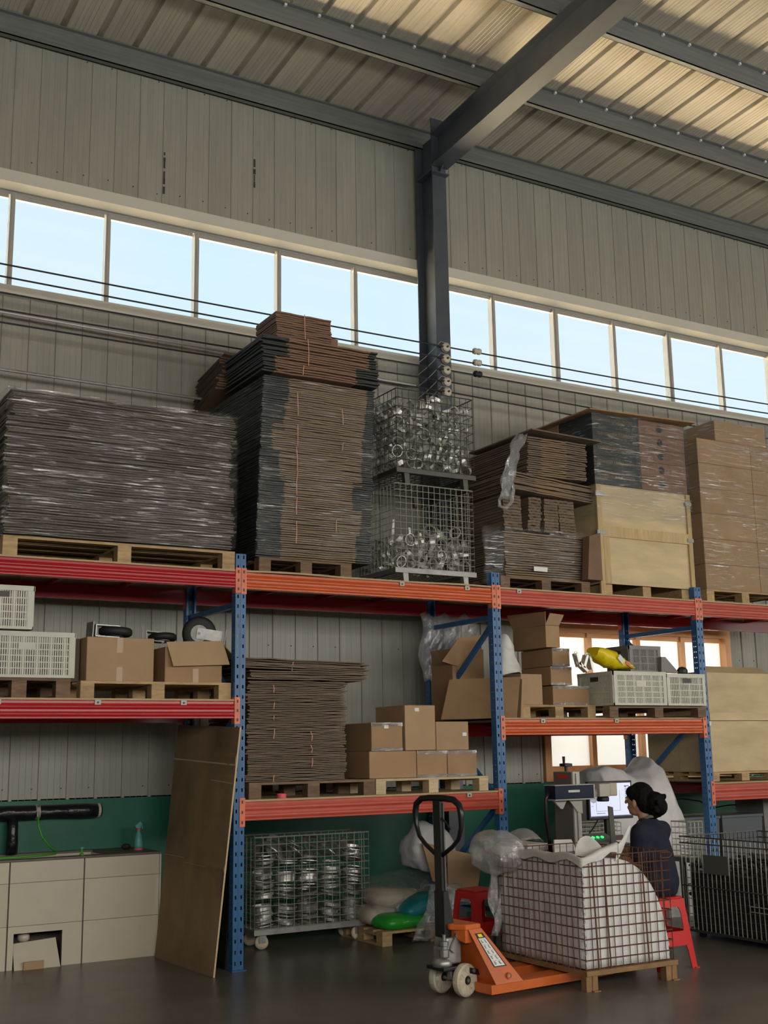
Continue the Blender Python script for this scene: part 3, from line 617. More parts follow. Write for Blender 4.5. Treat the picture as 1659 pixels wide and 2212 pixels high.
sheets(2.80, 3.48, .06, .98, 3.925, 4.285, 18, 'flattened carton in the top block of the dark pile', 'top cartons of the dark pile', ('cardd','cardt'), (((.22,.66),),), jit=.012, fill=.66)
solo('flattened_carton', MB().obox((3.18,.45,4.305), (.40,0,-.012), (0,.5,0), (0,0,.006)), G['cardd'], 'single dark cardboard sheet lying on top of the dark pile', 'carton')
solo('cardboard_flap', MB().prism([(3.38,.0,3.0),(3.55,.0,3.0),(3.55,.0,3.44),(3.42,.0,3.40)], (0,.09,0)), G['cardr'], 'upright brown cardboard piece between the dark pile and the plywood crate', 'cardboard')
# film tail draped over the dark pile
P = []
for j in range(15):
    f = j/14; x = 2.70-.22*f-.10*math.sin(f*PI)*.6; z = 4.27-.62*f; P.append([V((x+dx+.012*math.sin(j*1.7+i), -.005-.05*math.sin(f*3)+.02*math.sin(i*2.3+j*.8), z+.012*math.sin(i*3+j))) for i, dx in enumerate((-.06,-.035,-.012,.012,.04,.06))])
solo('film_tail', MB().grid(P), G['filmw'], 'twisted strip of plastic film hanging beside the wire cages', 'plastic film', smooth=True, solid=.003)
solo('film_tail', MB().tube([(2.41,-.03,3.66),(2.40,-.04,3.58),(2.46,-.05,3.56),(2.52,-.05,3.62),(2.55,-.05,3.74),(2.53,-.05,3.86)], [.012,.018,.02,.018,.016,.01], 7), G['filmw'], 'looped end of plastic film hanging below the wire cages', 'plastic film', smooth=True)
solo('paper_label', MB().box(2.84, 2.99, .085, .0865, 3.055, 3.095), G['white'], 'white paper label on the wrapped base of the dark carton pile', 'label')
# ---- plywood crate with strapped cartons
t = thing('plywood_crate', 'plywood crate with wooden battens on the top shelf', 'crate', (4.15,.55,ZT))
part('panel', MB().box(3.59, 4.71, .062, .074, 2.985, 3.515), G['plyw'], t); part('panel', MB().box(3.59, 4.71, .062, .074, 3.52, 3.905), G['plyw'], t)
part('panel', MB().box(3.575, 3.587, .075, 1.04, 2.985, 3.905), G['plyw'], t); part('panel', MB().box(4.712, 4.724, .075, 1.04, 2.985, 3.905), G['plyw'], t); part('panel', MB().box(3.59, 4.71, 1.03, 1.042, 2.985, 3.905), G['plyw'], t)
part('lid', MB().box(3.575, 4.72, .06, 1.045, 3.906, 3.916), G['plyw'], t)
for xa, xb in ((3.565,3.62),(4.69,4.738)): part('batten', MB().box(xa, xb, .04, .061, 2.882, 3.912), G['batten'], t)
part('batten', MB().box(3.63, 3.70, .048, .061, 2.99, 3.50), G['batten'], t)
part('batten', MB().box(3.622, 4.688, .040, .061, 3.42, 3.52), G['batten'], t)
for xx in (3.62, 4.09, 4.58): part('skid_block', MB().box(xx, xx+.10, .07, 1.03, ZT, 2.98), G['pine'], t)
for xa, xb, zz_ in ((3.545,3.65,3.80),(4.67,4.745,3.80),(3.545,3.66,3.44),(4.67,4.745,3.44)): part('steel_clip', MB().box(xa, xb, .032, .062, zz_, zz_+.035), G['zinc'], t)
for r_ in range(5):
    z0 = 3.92+r_*.1365; z1 = z0+.134
    for c_, (xa, xb, mk) in enumerate(((3.563,4.135,'cardk'),(4.14,4.722,'cardr'))):
        for d_, (ya, yb) in enumerate(((.05,.545),(.55,1.05))):
            mt_ = mk if d_ == 0 else 'card'
            o = ('lowest','second','third','fourth','topmost')[r_]
            lab = '%s %s in the %s row of the strapped load' % (('front' if d_ == 0 else 'rear'), ('black printed carton' if mt_ == 'cardk' else 'tan carton with a round black mark' if d_ == 0 else ('tan carton in the left column' if c_ == 0 else 'tan carton in the right column')), o)
            cc = thing('printed_carton', lab, 'carton', ((xa+xb)/2, (ya+yb)/2, z0), 'cartons strapped on the plywood crate')
            part('carton_body', MB().box(xa, xb, ya, yb, z0, z1), G[mt_], cc, bevel=.004)
            if d_ == 0 and c_ == 0: text('DANISH EVOLUTION', .046, (3.84, ya-.001, z0+.078), (PI/2,0,0), 'cardr', cc)
            if d_ == 0 and c_ == 1: part('round_print', MB().lathe([(.038,0),(.038,.0015)], (4.40, ya, z0+.07), (0,-1,0), 20), G['cardk'], cc)
            if d_ == 1 and c_ == 0: text('DANISH.COM', .04, (xa-.001, .75, z0+.07), (PI/2,0,-PI/2), 'cardk', cc)
solo('cover_board', MB().obox((4.15,.53,4.622), (.67,0,.015), (0,.56,0), (0,0,.007)), G['card'], 'brown cardboard cover sheet lying on the strapped printed cartons', 'cardboard', bevel=.002)
shell('stretch_film', 3.545, 4.738, .028, 1.07, 3.60, 4.60, 'film', 'clear stretch film around the printed cartons and top of the plywood crate', amp=.012, top=False, ragged=.05)
# ---- wrapped cartons at the right edge
for r_ in range(6):
    z0 = ZT+.127+r_*.253
    for c_, (xa, xb) in enumerate(((4.915,5.655),(5.66,6.40))):
        for d_, (ya, yb) in enumerate(((.07,.53),(.535,1.0))):
            if d_ == 1 and c_ == 1: continue
            lab = '%s wrapped brown carton, %s of its stack at the right edge' % (('inner rear','outer right','front')[0 if d_ else (2 if c_ == 0 else 1)], ('lowest','second','third','fourth','fifth','sixth')[r_])
            solo('sealed_carton', MB().box(xa, xb, ya, yb, z0, z0+.251), G['card'], lab, 'carton', 'wrapped cartons at the right edge', bevel=.005)
solo('sealed_carton', MB().box(5.175, 5.9, .07, .6, ZT+.127+6*.253, 4.735), G['card'], 'single carton on top of the wrapped stack at the right edge', 'carton', bevel=.005)
shell('stretch_film', 4.90, 6.42, .05, 1.02, ZT+.12, 4.48, 'film', 'clear stretch film around the brown cartons at the right edge', amp=.012)
shell('stretch_film', 5.16, 5.92, .05, .62, 4.43, 4.745, 'film', 'clear stretch film over the single top carton at the right edge', amp=.012)
# ---- loads on the shelf above the sink
def pcrate(x0, x1, y0, y1, z0, z1, mt, label, nx, plate=True, handle_front=False, handle_side=True, r=5, taper=.01):
    t = thing('plastic_crate', label, 'plastic crate', ((x0+x1)/2, (y0+y1)/2, z0), 'plastic crates'); H = z1-z0
    def side(p0, u, nrm, n, lab, plate, handle):
        b = MB(); p0, u, nrm = V(p0), V(u), V(nrm); L = u.length; e = u.normalized(); th = nrm*.006
        def bar(a, b_, za, zb, k=1): b.obox(p0+e*(a+b_)/2+V((0,0,(za+zb)/2)), e*(b_-a)/2, th*k, V((0,0,(zb-za)/2)))
        cw = .035; bar(0, cw, 0, H, 1.6); bar(L-cw, L, 0, H, 1.6); bar(0, L, H-.035, H, 2.2); bar(0, L, 0, .02, 1.4)
        zs = [.02+(H-.055)*k/r for k in range(r+1)]
        for z in zs[1:-1]: bar(cw, L-cw, z-.004, z+.004, 1.2)
        for k in range(n+1):
            a = cw+(L-2*cw)*k/n; bar(a-.0045 if k % 6 else a-.008, a+.0045 if k % 6 else a+.008, .02, H-.03)
        if plate: bar(L*.42, L*.60, zs[r-2], zs[r-1], 1.8)
        o = part('slatted_side', b, G[mt], t)
        if handle: part('handle_opening', MB().obox(p0+e*L*.52+V((0,0,H-.062))+nrm*.004, e*.05, nrm*.006, V((0,0,.02))), G['screw'], o)
    side((x0,y0,z0), (x1-x0,0,0), (0,-1,0), nx, 'front', plate, handle_front)
    ny = max(6, int(nx*(y1-y0)/(x1-x0)))
    side((x0,y1,z0), (x1-x0,0,0), (0,1,0), nx, 'rear', False, False)
    side((x0,y0,z0), (0,y1-y0,0), (-1,0,0), ny, 'left', False, handle_side); side((x1,y0,z0), (0,y1-y0,0), (1,0,0), ny, 'right', False, False)
    part('crate_floor', MB().box(x0+.01, x1-.01, y0+.01, y1-.01, z0+.002, z0+.012), G[mt], t)
    return t
pcrate(-1.90, -1.235, .05, .52, ZM1+.137, 2.36, 'crate', 'white slatted plastic crate on the dark pallet above the sink', 38, r=6)
pcrate(-1.97, -1.53, .06, .50, 2.375, 2.675, 'crate', 'smaller white plastic crate stacked on top of the other at far left', 24, False, True)
for i, (xx, zz_) in enumerate(((-1.75,2.08),(-1.62,2.08),(-1.48,2.08),(-1.36,2.08),(-1.55,2.16),(-1.42,2.15))):
    solo('metal_bracket', MB().lathe([(.05,0),(.05,.03),(.035,.03),(.035,0)], (xx, .14, zz_), (R(-1,1),-1,R(-.5,.5)), 10, close=True), G['ring'], 'pale metal bracket seen through the slats of the white crate', 'bracket', 'brackets in the white crate')
solo('plastic_packet', MB().ball((-1.66,.1,2.50), (.05,.02,.07), 8), G['pink'], 'crumpled pink and clear packet inside the upper white crate', 'packet')
def carton(x0, x1, y0, y1, z0, z1, label, mt='card', tape=None, sticker=None, glint=False, group=None):
    t = thing('carton', label, 'carton', ((x0+x1)/2, (y0+y1)/2, z0), group)
    part('carton_body', MB().box(x0, x1, y0, y1, z0, z1), G[mt], t, bevel=.005)
    if tape:
        part('tape', MB().box(tape-.022, tape+.022, y0-.0012, y0, z1-.11, z1), G['tape'], t); part('tape', MB().box(tape-.022, tape+.022, y0-.0012, y0, z0, z0+.10), G['tape'], t)
    if glint:
        part('clear_tape', MB().box(x0-.001, x1+.001, y0-.002, y0, z1-.028, z1+.001), G['filmc'], t); part('clear_tape', MB().box(x0-.001, x1+.001, y0-.002, y0, z0, z0+.02), G['filmc'], t)
    if sticker: part('sticker', MB().box(sticker[0]-.02, sticker[0]+.02, y0-.0015, y0, sticker[1]-.014, sticker[1]+.014), G['white'], t)
    return t
zp = ZM1+.124
c1 = carton(-1.13, -.635, .10, .66, zp, 2.345, 'closed carton with a tape strip under a black caster wheel, left pair', 'cardl', tape=-.89)
c2 = thing('open_carton', 'open carton with its front flap folded down beside the rack frame', 'carton', (-.33,.35,zp))
part('carton_body', MB().box(-.55, -.104, .10, .60, zp, 2.29), G['card'], c2, bevel=.004)
part('front_flap', MB().prism([(-.545,.096,2.325),(-.105,.096,2.345),(-.065,.05,2.165),(-.505,.05,2.145)], (0,-.005,0)), G['cardl'], c2)
part('side_flap', MB().prism([(-.10,.12,2.33),(-.10,.55,2.33),(.0,.5,2.24),(.02,.14,2.22)], (.004,0,.004)), G['card'], c2)
part('tape', MB().box(-.335, -.29, .0985, .1, zp, zp+.10), G['tape'], c2)
def caster(name, label, c, ax, r, w_, bdir, L):
    t = thing(name, label, 'caster', c, 'caster wheels on the cartons'); c = V(c); ax = V(ax).normalized(); bd = V(bdir).normalized()
    part('tyre', MB().lathe([(r*.55,-w_*.45),(r*.85,-w_*.5),(r*.97,-w_*.3),(r,0),(r*.97,w_*.3),(r*.85,w_*.5),(r*.55,w_*.45)], c, ax, 24), G['rubber'], t, smooth=True)
    part('hub', MB().lathe([(r*.5,-w_*.55),(r*.5,w_*.55)], c, ax, 16), G['zinc'], t)
    sd = ax.cross(bd)
    for s in (-1, 1): part('fork_arm', MB().obox(c+ax*s*w_*.68+bd*L*.45, bd*L*.55, ax*.004, sd*r*.32), G['chrome'], t)
    part('fork_bridge', MB().obox(c+bd*L*1.0, bd*.004, ax*w_*.72, sd*r*.34), G['chrome'], t)
    part('mount_plate', MB().obox(c+bd*(L*1.0+.03), bd*.004, ax*.06, sd*.06), G['zinc'], t); part('axle_nut', MB().lathe([(.012,-w_*.85),(.012,w_*.85)], c, ax, 8), G['zinc'], t)
caster('caster_wheel', 'black caster wheel lying flat on the left carton', (-.845,.36,2.41), (.05,0,1), .125, .06, (-1,-.12,.02), .17)
caster('caster_wheel', 'small dark caster lying between the two cartons', (-.46,.42,2.385), (0,.1,1), .11, .05, (-.9,.3,.1), .12)
caster('caster_wheel', 'black caster wheel standing upright in the open carton beside the rack', (-.20,.33,2.42), (-.35,-.9,-.1), .13, .065, (.95,-.3,-.15), .17)
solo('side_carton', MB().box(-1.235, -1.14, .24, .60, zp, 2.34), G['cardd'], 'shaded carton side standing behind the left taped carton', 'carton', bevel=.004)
# ---- loads on the low middle shelf
zl = ZL+.12
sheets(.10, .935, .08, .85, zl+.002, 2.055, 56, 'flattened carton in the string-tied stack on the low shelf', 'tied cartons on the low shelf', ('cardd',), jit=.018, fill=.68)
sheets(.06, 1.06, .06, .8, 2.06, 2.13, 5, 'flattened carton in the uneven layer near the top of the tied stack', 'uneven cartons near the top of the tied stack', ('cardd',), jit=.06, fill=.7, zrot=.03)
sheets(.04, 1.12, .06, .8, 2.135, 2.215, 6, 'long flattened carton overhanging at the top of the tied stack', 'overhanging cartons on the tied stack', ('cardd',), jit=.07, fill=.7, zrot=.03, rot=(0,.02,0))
strings([(.30,.055,z,z+h) for z, h in ((1.96,.06),(1.84,.05),(1.76,.03),(1.62,.07),(1.29,.06))]+[(.62,.055,z,z+h) for z, h in ((1.60,.07),(1.51,.06),(1.40,.07))]+[(.45,.045,2.13,2.20)], 'orange string around a bundle in the tied stack', 'strings on the tied stack')
solo('tape_roll', MB().lathe([(.036,0),(.036,.034),(.027,.034),(.027,0)], (.35,.02,ZL), (0,0,1), 20, close=True), G['pink'], 'pink tape roll on the low shelf in front of the pallet', 'tape roll', smooth=False)
g = 'small sealed cartons on the low shelf'
carton(1.15, 1.586, .10, .60, zl, 1.512, 'wide sealed carton at the left of the bottom row on the pale pallet', 'card', glint=False, group=g)
carton(1.592, 1.880, .10, .60, zl, 1.510, 'middle carton with shiny tape in the bottom row on the pale pallet', 'card', glint=True, group=g)
carton(1.886, 2.175, .10, .60, zl, 1.508, 'right carton with shiny tape in the bottom row on the pale pallet', 'card', glint=True, group=g)
carton(1.172, 1.460, .10, .60, 1.515, 1.736, 'carton with shiny taped top at the left of the second row', 'card', glint=True, sticker=(1.31,1.705), group=g)
carton(1.485, 1.775, .10, .58, 1.515, 1.876, 'tall carton with a white sticker, highest on the pale pallet', 'cardl', sticker=(1.60,1.84), group=g)
carton(1.780, 2.100, .10, .58, 1.512, 1.744, 'carton with a white sticker at the right of the second row', 'cardl', sticker=(2.06,1.64), group=g)
# ---- loads on the right shelf
zq = ZM3+.113; g = 'stacked cartons on the right shelf'
carton(3.05, 3.46, .16, .45, zq, 2.055, 'wide taped carton at the bottom of the stack beside the plastic crates', 'card', glint=True, group=g)
carton(3.02, 3.255, .14, .60, 2.06, 2.222, 'small shiny taped carton, second from the bottom beside the plastic crates', 'card', glint=True, group=g)
carton(3.045, 3.24, .14, .60, 2.227, 2.385, 'small shiny taped carton, third from the bottom beside the plastic crates', 'card', glint=True, group=g)
oc = thing('open_carton', 'tall open carton with raised flap crowning the stack on the right shelf', 'carton', (3.05,.36,2.39))
part('carton_body', MB().box(2.975, 3.13, .13, .62, 2.39, 2.585), G['card'], oc, bevel=.004)
part('front_flap', MB().prism([(2.975,.13,2.587),(3.13,.13,2.587),(3.165,.10,2.68),(3.01,.10,2.69)], (0,.005,.0)), G['cardl'], oc)
part('side_flap', MB().prism([(2.975,.13,2.587),(2.975,.62,2.587),(2.93,.64,2.72),(2.955,.10,2.70)], (.005,0,0)), G['card'], oc)
carton(2.675, 2.905, .12, .55, zq, 2.15, 'plain carton on the light pallet left of the taped cartons', 'cardl', group=g)
solo('leaning_cardboard', MB().prism([(2.12,.55,ZM3),(2.54,.02,ZM3),(2.62,.06,2.12),(2.20,.52,2.115)], (.012,.01,0)), G['card'], 'dark flattened carton leaning across the blue rack frame on the right shelf', 'cardboard')
solo('leaning_cardboard', MB().prism([(2.585,.02,ZM3),(2.605,.02,ZM3),(2.665,.06,2.10),(2.645,.06,2.10)], (0,.3,0)), G['cardl'], 'thin cardboard panel standing edge-on beside the rack frame', 'cardboard')
ob = thing('open_carton', 'open carton with a raised dark flap behind the rack frame', 'carton', (2.45,.6,ZM3))
part('carton_body', MB().box(2.30, 2.64, .62, .98, ZM3, 2.40), G['card'], ob)
part('raised_flap', MB().prism([(2.18,.60,2.28),(2.36,.60,2.49),(2.62,.60,2.53),(2.60,.60,2.44),(2.34,.60,2.24)], (0,.006,0)), G['card'], ob)
b = MB(); P = []
for j in range(11):
    f = j/10; hw = (.03, .065, .08, .085, .092, .10, .11, .125, .14, .15, .145)[j]; P.append([V((2.60+.045*f+hw*math.cos(a)*(1+.16*noise.noise(V((math.cos(a)*2,math.sin(a)*2,j*.6)))), .28+.10*math.sin(a)*(1+.3*noise.noise(V((math.cos(a)*3,math.sin(a)*3,j*.5)))), 2.485-.33*f+.015*math.sin(a*2+j))) for a in [2*PI*k/16 for k in range(17)]])
b.grid(P); b.add(P[0][:-1], [tuple(range(16))])
solo('plastic_bag', b, G['sheetw'], 'crumpled grey-white plastic bag beside the rack frame on the right shelf', 'bag', smooth=True)
zc = ZM3+.103
k1 = pcrate(3.505, 4.12, -.12, .36, zc, 2.175, 'crate', 'large white plastic crate under the yellow bag on the right shelf', 32, r=5)
k2 = pcrate(4.15, 4.625, -.10, .30, zc, 2.165, 'crate', 'smaller white plastic crate in front of the blue rack frame', 20, False, True, r=4)
k3 = pcrate(3.90, 4.28, .10, .40, 2.185, 2.43, 'crateg', 'grey plastic crate standing on the white one, against the window', 20, False, False, r=3)
b = MB(); P = []
for j in range(13):
    f = j/12; c = V((3.36+.40*f, -.03, 2.345-.135*f)); hw = .075*math.sin(PI*min(.94,max(.2,f*.8+.18))); P.append([c+V((.5*hw*math.cos(a)*(1+.2*math.sin(j)), .10*math.sin(a)+.02*math.sin(j*2+a*3), hw*math.cos(a)*(1+.12*math.sin(j*1.7+a*2)))) for a in [2*PI*k/14 for k in range(15)]])
b.grid(P); b.add(P[0][:-1], [tuple(range(14))]); b.add(P[-1][:-1], [tuple(range(14))])
yb = thing('plastic_bag', 'crumpled yellow plastic bag lying on the white crate at right', 'bag', (3.56,-.03,2.18))
part('bag_body', b, G['yel'], yb, smooth=True)
part('print_patch', MB().obox((3.60,-.135,2.275), (.03,0,-.03), (0,.004,0), (.014,0,.018)), G['white'], yb); part('print_patch', MB().obox((3.69,-.125,2.235), (.035,0,-.018), (0,.004,0), (.006,0,.012)), G['stool'], yb)
for i, (xx, zz_, a) in enumerate(((3.19,2.27,.3),(3.27,2.26,-.4),(3.33,2.25,.2),(3.24,2.21,.9))):
    m = MB().obox((xx,-.02,zz_), (.012*math.cos(a),0,.012*math.sin(a)), (0,.03,0), (-.06*math.sin(a),0,.06*math.cos(a))).lathe([(.022,0),(.022,.006),(.012,.006),(.012,0)], (xx-.06*math.sin(a), -.03, zz_+.06*math.cos(a)), (0,-1,0), 10, close=True)
    solo('metal_fitting', m, G['ring'], 'small steel fitting piled at the left end of the large white crate', 'fitting', 'steel fittings on the crate')
solo('dark_part', MB().prism([(4.24,.05,2.19),(4.46,.05,2.185),(4.30,.05,2.33),(4.25,.05,2.33)], (0,.06,0)), G['crateg'], 'dark wedge-shaped part leaning beside the grey crate', 'part')
solo('dark_part', MB().ball((4.50,.05,2.20), (.055,.05,.045), 9), G['casting'], 'dark lump of scrap in the smaller white crate', 'part')
# ---- plywood case at right
t = thing('plywood_case', 'large pale plywood case on the low shelf at the right edge', 'crate', (5.35,.6,ZL+.087)); z0 = ZL+.088
part('panel', MB().box(4.86, 5.75, .10, .115, z0, 1.742), G['plyw'], t); part('panel', MB().box(4.86, 5.75, .10, .115, 1.747, 2.20), G['plyw'], t); part('panel', MB().box(4.86, 5.75, .095, .10, 1.747, 1.82), G['plyw'], t)
part('panel', MB().box(4.845, 4.86, .12, .52, z0, 2.2), G['plyw'], t); part('panel', MB().box(4.845, 4.86, .525, .95, z0, 2.2), G['plyw'], t); part('panel', MB().box(5.735, 5.75, .12, .95, z0, 2.2), G['plyw'], t); part('panel', MB().box(4.86, 5.73, .94, .95, z0, 2.2), G['plyw'], t)
part('lid_flap', MB().prism([(4.87,.10,2.20),(5.72,.10,2.20),(5.70,.22,2.27),(4.93,.22,2.27)], (0,.012,0)), G['plyw'], t); part('lid', MB().box(4.85, 5.75, .235, .95, 2.20, 2.212), G['plyw'], t)
part('corner_clip', MB().box(4.838, 4.868, .09, .10, 1.70, 1.74), G['white'], t)
# ---- film and boards hanging behind the middle bay's top shelf
P = [[V((2.20+.62*i/9*(1-.55*j/8)+.05*math.sin(j), .98+.03*math.sin(i*1.7+j), 2.74-.62*j/8+.03*math.sin(i*2))) for i in range(10)] for j in range(9)]
solo('hanging_film', MB().grid(P), G['filmw'], 'milky plastic film hanging below the top shelf beside the column', 'plastic film', smooth=True, solid=.003)
solo('film_heap', MB().grid([[V((2.28+.22*i/7, .05+.02*math.sin(i*2+j), 3.42-.52*j/9+.02*math.sin(i*3))) for i in range(8)] for j in range(10)]), G['film'], 'loose film sagging down the corner of the dark carton pile', 'plastic film', smooth=True, solid=.003)
# ================================================================== sink corner
SY = .98
sk = thing('tiled_sink', 'cream tiled wash trough with a brown rim against the green wall', 'sink', (-1.2, 1.29, 0))
m = MB().box(-2.6, -1.35, SY+.012, SY+.05, 0, .755).box(-.99, -.245, SY+.012, SY+.05, 0, .755).box(-1.35, -.99, SY+.012, SY+.05, .25, .755).box(-.29, -.245, SY+.05, 1.59, 0, .755).box(-2.6, -2.55, SY+.05, 1.59, 0, .755).box(-2.55, -.29, SY+.05, 1.59, .45, .50).box(-1.45, -.9, 1.3, 1.34, 0, .45)
part('core', m, G['grout'], sk)
m = MB().box(-2.6, -.235, SY-.006, SY+.10, .756, .772).box(-2.6, -.235, 1.52, 1.59, .756, .772).box(-.62, -.235, SY+.10, 1.52, .756, .772).box(-2.6, -2.5, SY+.10, 1.52, .756, .772)
part('rim', m, G['slab'], sk, bevel=.002)
part('basin_lining', MB().box(-2.5, -.62, 1.50, 1.52, .5, .757).box(-.64, -.62, SY+.10, 1.50, .5, .757).box(-2.5, -.64, SY+.10, 1.50, .50, .515), G['tile'], sk)
gp = .003
cols = [(-2.58,-1.995),(-1.99,-1.395),(-1.39,-.842),(-.837,-.247)]
for (a, b) in cols:
    for (z0, z1) in ((.0,.30),(.303,.603),(.606,.754)):
        if z0 == 0 and a == -1.39:
            part('tile', MB().prism([(a+gp,SY,.0),(-1.345,SY,.0),(-1.345,SY,.25),(-.990,SY,.25),(-.990,SY,0),(b-gp,SY,0),(b-gp,SY,z1),(a+gp,SY,z1)], (0,.012,0)), G['tile'], sk)
        else: part('tile', MB().box(a+gp, b-gp, SY, SY+.012, z0, z1), G['tile'], sk)
for (z0, z1) in ((.0,.30),(.303,.603),(.606,.754)): part('tile', MB().box(-.245, -.233, SY+.002, 1.58, z0, z1), G['tile'], sk)
solo('loose_tile', MB().prism([(-1.338,SY-.03,.0),(-1.005,SY-.035,.0),(-1.025,SY+.05,.195),(-1.338,SY+.05,.175)], (0,.012,.001)), G['tile'], 'loose tile leaning in the opening of the tiled sink', 'tile')
solo('brick_piece', MB().box(-1.275, -1.13, SY-.05, SY-.034, 0, .055), G['cardl'], 'small tan board piece leaning against the loose tile', 'board')
solo('drain_trap', MB().lathe([(.03,0),(.045,.02),(.045,.05),(.03,.06),(.028,.12)], (-1.24, 1.12, .17), (0,0,1), 14), G['ceram'], 'white plastic drain trap inside the sink opening', 'drain', smooth=True)
pp = thing('taped_pipe', 'thick black taped pipe with a drop leg on the green wall', 'pipe', (-1.3, 1.5, .77))
part('horizontal_run', MB().tube([(-2.4,1.50,1.09),(-1.6,1.50,1.088),(-1.25,1.50,1.085),(-.95,1.50,1.085),(-.70,1.50,1.082),(-.57,1.50,1.08)], [.056,.054,.058,.052,.058,.052], 14), G['blackwrap'], pp, smooth=True)
part('drop_leg', MB().tube([(-1.27,1.50,1.05),(-1.265,1.50,.95),(-1.265,1.50,.86),(-1.265,1.50,.772)], [.043,.042,.046,.044], 12), G['blackwrap'], pp, smooth=True)
part('end_collar', MB().lathe([(.053,0),(.058,.008),(.053,.022)], (-.60,1.50,1.081), (1,0,0), 14), G['ceram'], pp); part('joint_patch', MB().lathe([(.054,0),(.061,.01),(.056,.035)], (-1.10,1.50,1.086), (1,0,0), 14), G['creamsack'], pp)
part('valve', MB().tube([(-1.09,1.44,1.09),(-1.09,1.43,1.05)], .012, 8).tube([(-1.09,1.44,1.13),(-1.06,1.43,1.15)], .008, 6), G['chrome'], pp)
solo('green_hose', MB().tube([(-1.09,1.43,1.06),(-1.085,1.42,.98),(-1.06,1.40,.90),(-1.01,1.37,.83),(-.97,1.30,.785),(-1.0,1.22,.782),(-1.1,1.14,.782),(-1.3,1.08,.782),(-1.6,1.06,.782),(-2.0,1.07,.782)], .009, 8), G['hose'], 'bright green hose from the taped pipe lying along the sink rim', 'hose', smooth=True)
fa = thing('tap_knob', 'small green knob tap on the sink rim', 'tap', (-.85, 1.03, .772))
part('stem', MB().lathe([(.016,0),(.016,.012),(.008,.018),(.008,.045)], (-.85,1.03,.772), n=10), G['hose'], fa); part('knob', MB().lathe([(.006,0),(.016,.006),(.016,.016),(.006,.02)], (-.85,1.03,.816), n=12), G['teal'], fa)
sb = thing('spray_bottle', 'teal spray bottle with pink base ring on the sink rim', 'spray bottle', (-.325, 1.27, .772))
part('bottle', MB().lathe([(.034,.012),(.036,.03),(.034,.07),(.026,.11),(.015,.14),(.012,.155)], (-.325,1.27,.772), n=16), G['teal'], sb, smooth=True)
part('base_ring', MB().lathe([(.036,0),(.037,.012)], (-.325,1.27,.772), n=16), G['pink'], sb); part('neck_ring', MB().lathe([(.014,0),(.014,.014)], (-.325,1.27,.922), n=12), G['pink'], sb)
part('spray_head', MB().prism([(-.345,1.262,.938),(-.312,1.262,.938),(-.305,1.262,.985),(-.318,1.262,.988),(-.345,1.262,.966),(-.358,1.262,.962)], (0,.016,0)), G['teal'], sb); part('trigger', MB().prism([(-.308,1.266,.975),(-.300,1.266,.975),(-.290,1.266,.93),(-.296,1.266,.93)], (0,.008,0)), G['teal'], sb)
solo('scrub_sponge', MB().ball((-.40,1.35,.795), (.04,.03,.024), 10), G['rubber'], 'dark scouring sponge beside the spray bottle', 'sponge')
# leaning cardboard sheet
BT0, BT1 = V((-.294,.906,0)), V((-.237,-.138,0)); TP0, TP1 = V((-.10,1.0,1.745)), V((-.058,-.15,1.70))
ld = thing('cardboard_sheet', 'tall worn brown cardboard sheet leaning against the blue rack frame', 'cardboard', (-.26, .38, 0))
def onb(a, b): return (BT0*(1-a)+BT1*a)*(1-b)+(TP0*(1-a)+TP1*a)*b
N_ = [0,.42,.425,.87,.875,1]
nb = (BT1-BT0).cross(TP0-BT0).normalized()*.006
m = MB(); NA = 10; rows = []
for b_ in [0,.1,.2,.3,.4,.42,.44,.5,.6,.7,.8,.87,.89,.95,1]:
    rows.append([onb(a/NA, b_ + (.012*noise.noise(V((a,3,1))) if b_ == 1 else 0))+nb*(1.5 if b_ in (.42,.87) else 0)+nb*.8*noise.noise(V((a*.5,b_*5,2))) for a in range(NA+1)])
m.grid(rows); part('sheet', m, G['cardold'], ld, solid=.011)
m = MB(); m.grid([[onb(1.001, b_)+nb*k for k in (-1.0,1.0)] for b_ in [i/12 for i in range(13)]]); part('torn_edge', m, G['cardin'], ld, solid=.003)
part('tear_patch', MB().add([onb(.80,.405)+nb*2.2, onb(.99,.41)+nb*2.2, onb(.99,.30)+nb*2.2, onb(.93,.33)+nb*2.2, onb(.9,.375)+nb*2.2], [(0,1,2,3,4)]), G['cardr'], ld)
for b_, w__, a0_, a1_ in ((.845,.006,0,1),(.43,.004,0,.35),(.415,.003,.35,.7),(.77,.003,.66,1)):
    part('crease', MB().add([onb(a0_,b_)+nb*2.2, onb(a1_,b_+.012*(.5-a1_))+nb*2.2, onb(a1_,b_+w__+.012*(.5-a1_))+nb*2.2, onb(a0_,b_+w__)+nb*2.2], [(0,1,2,3)]), G['cardin' if b_ > .43 else 'cardl'], ld)
solo('black_plate', MB().prism([(-.06,.10,.0),(-.09,.62,.0),(-.04,.62,1.1),(-.01,.10,1.1)], (.012,0,0)), G['black'], 'black sheet leaning behind the cardboard sheet', 'sheet')
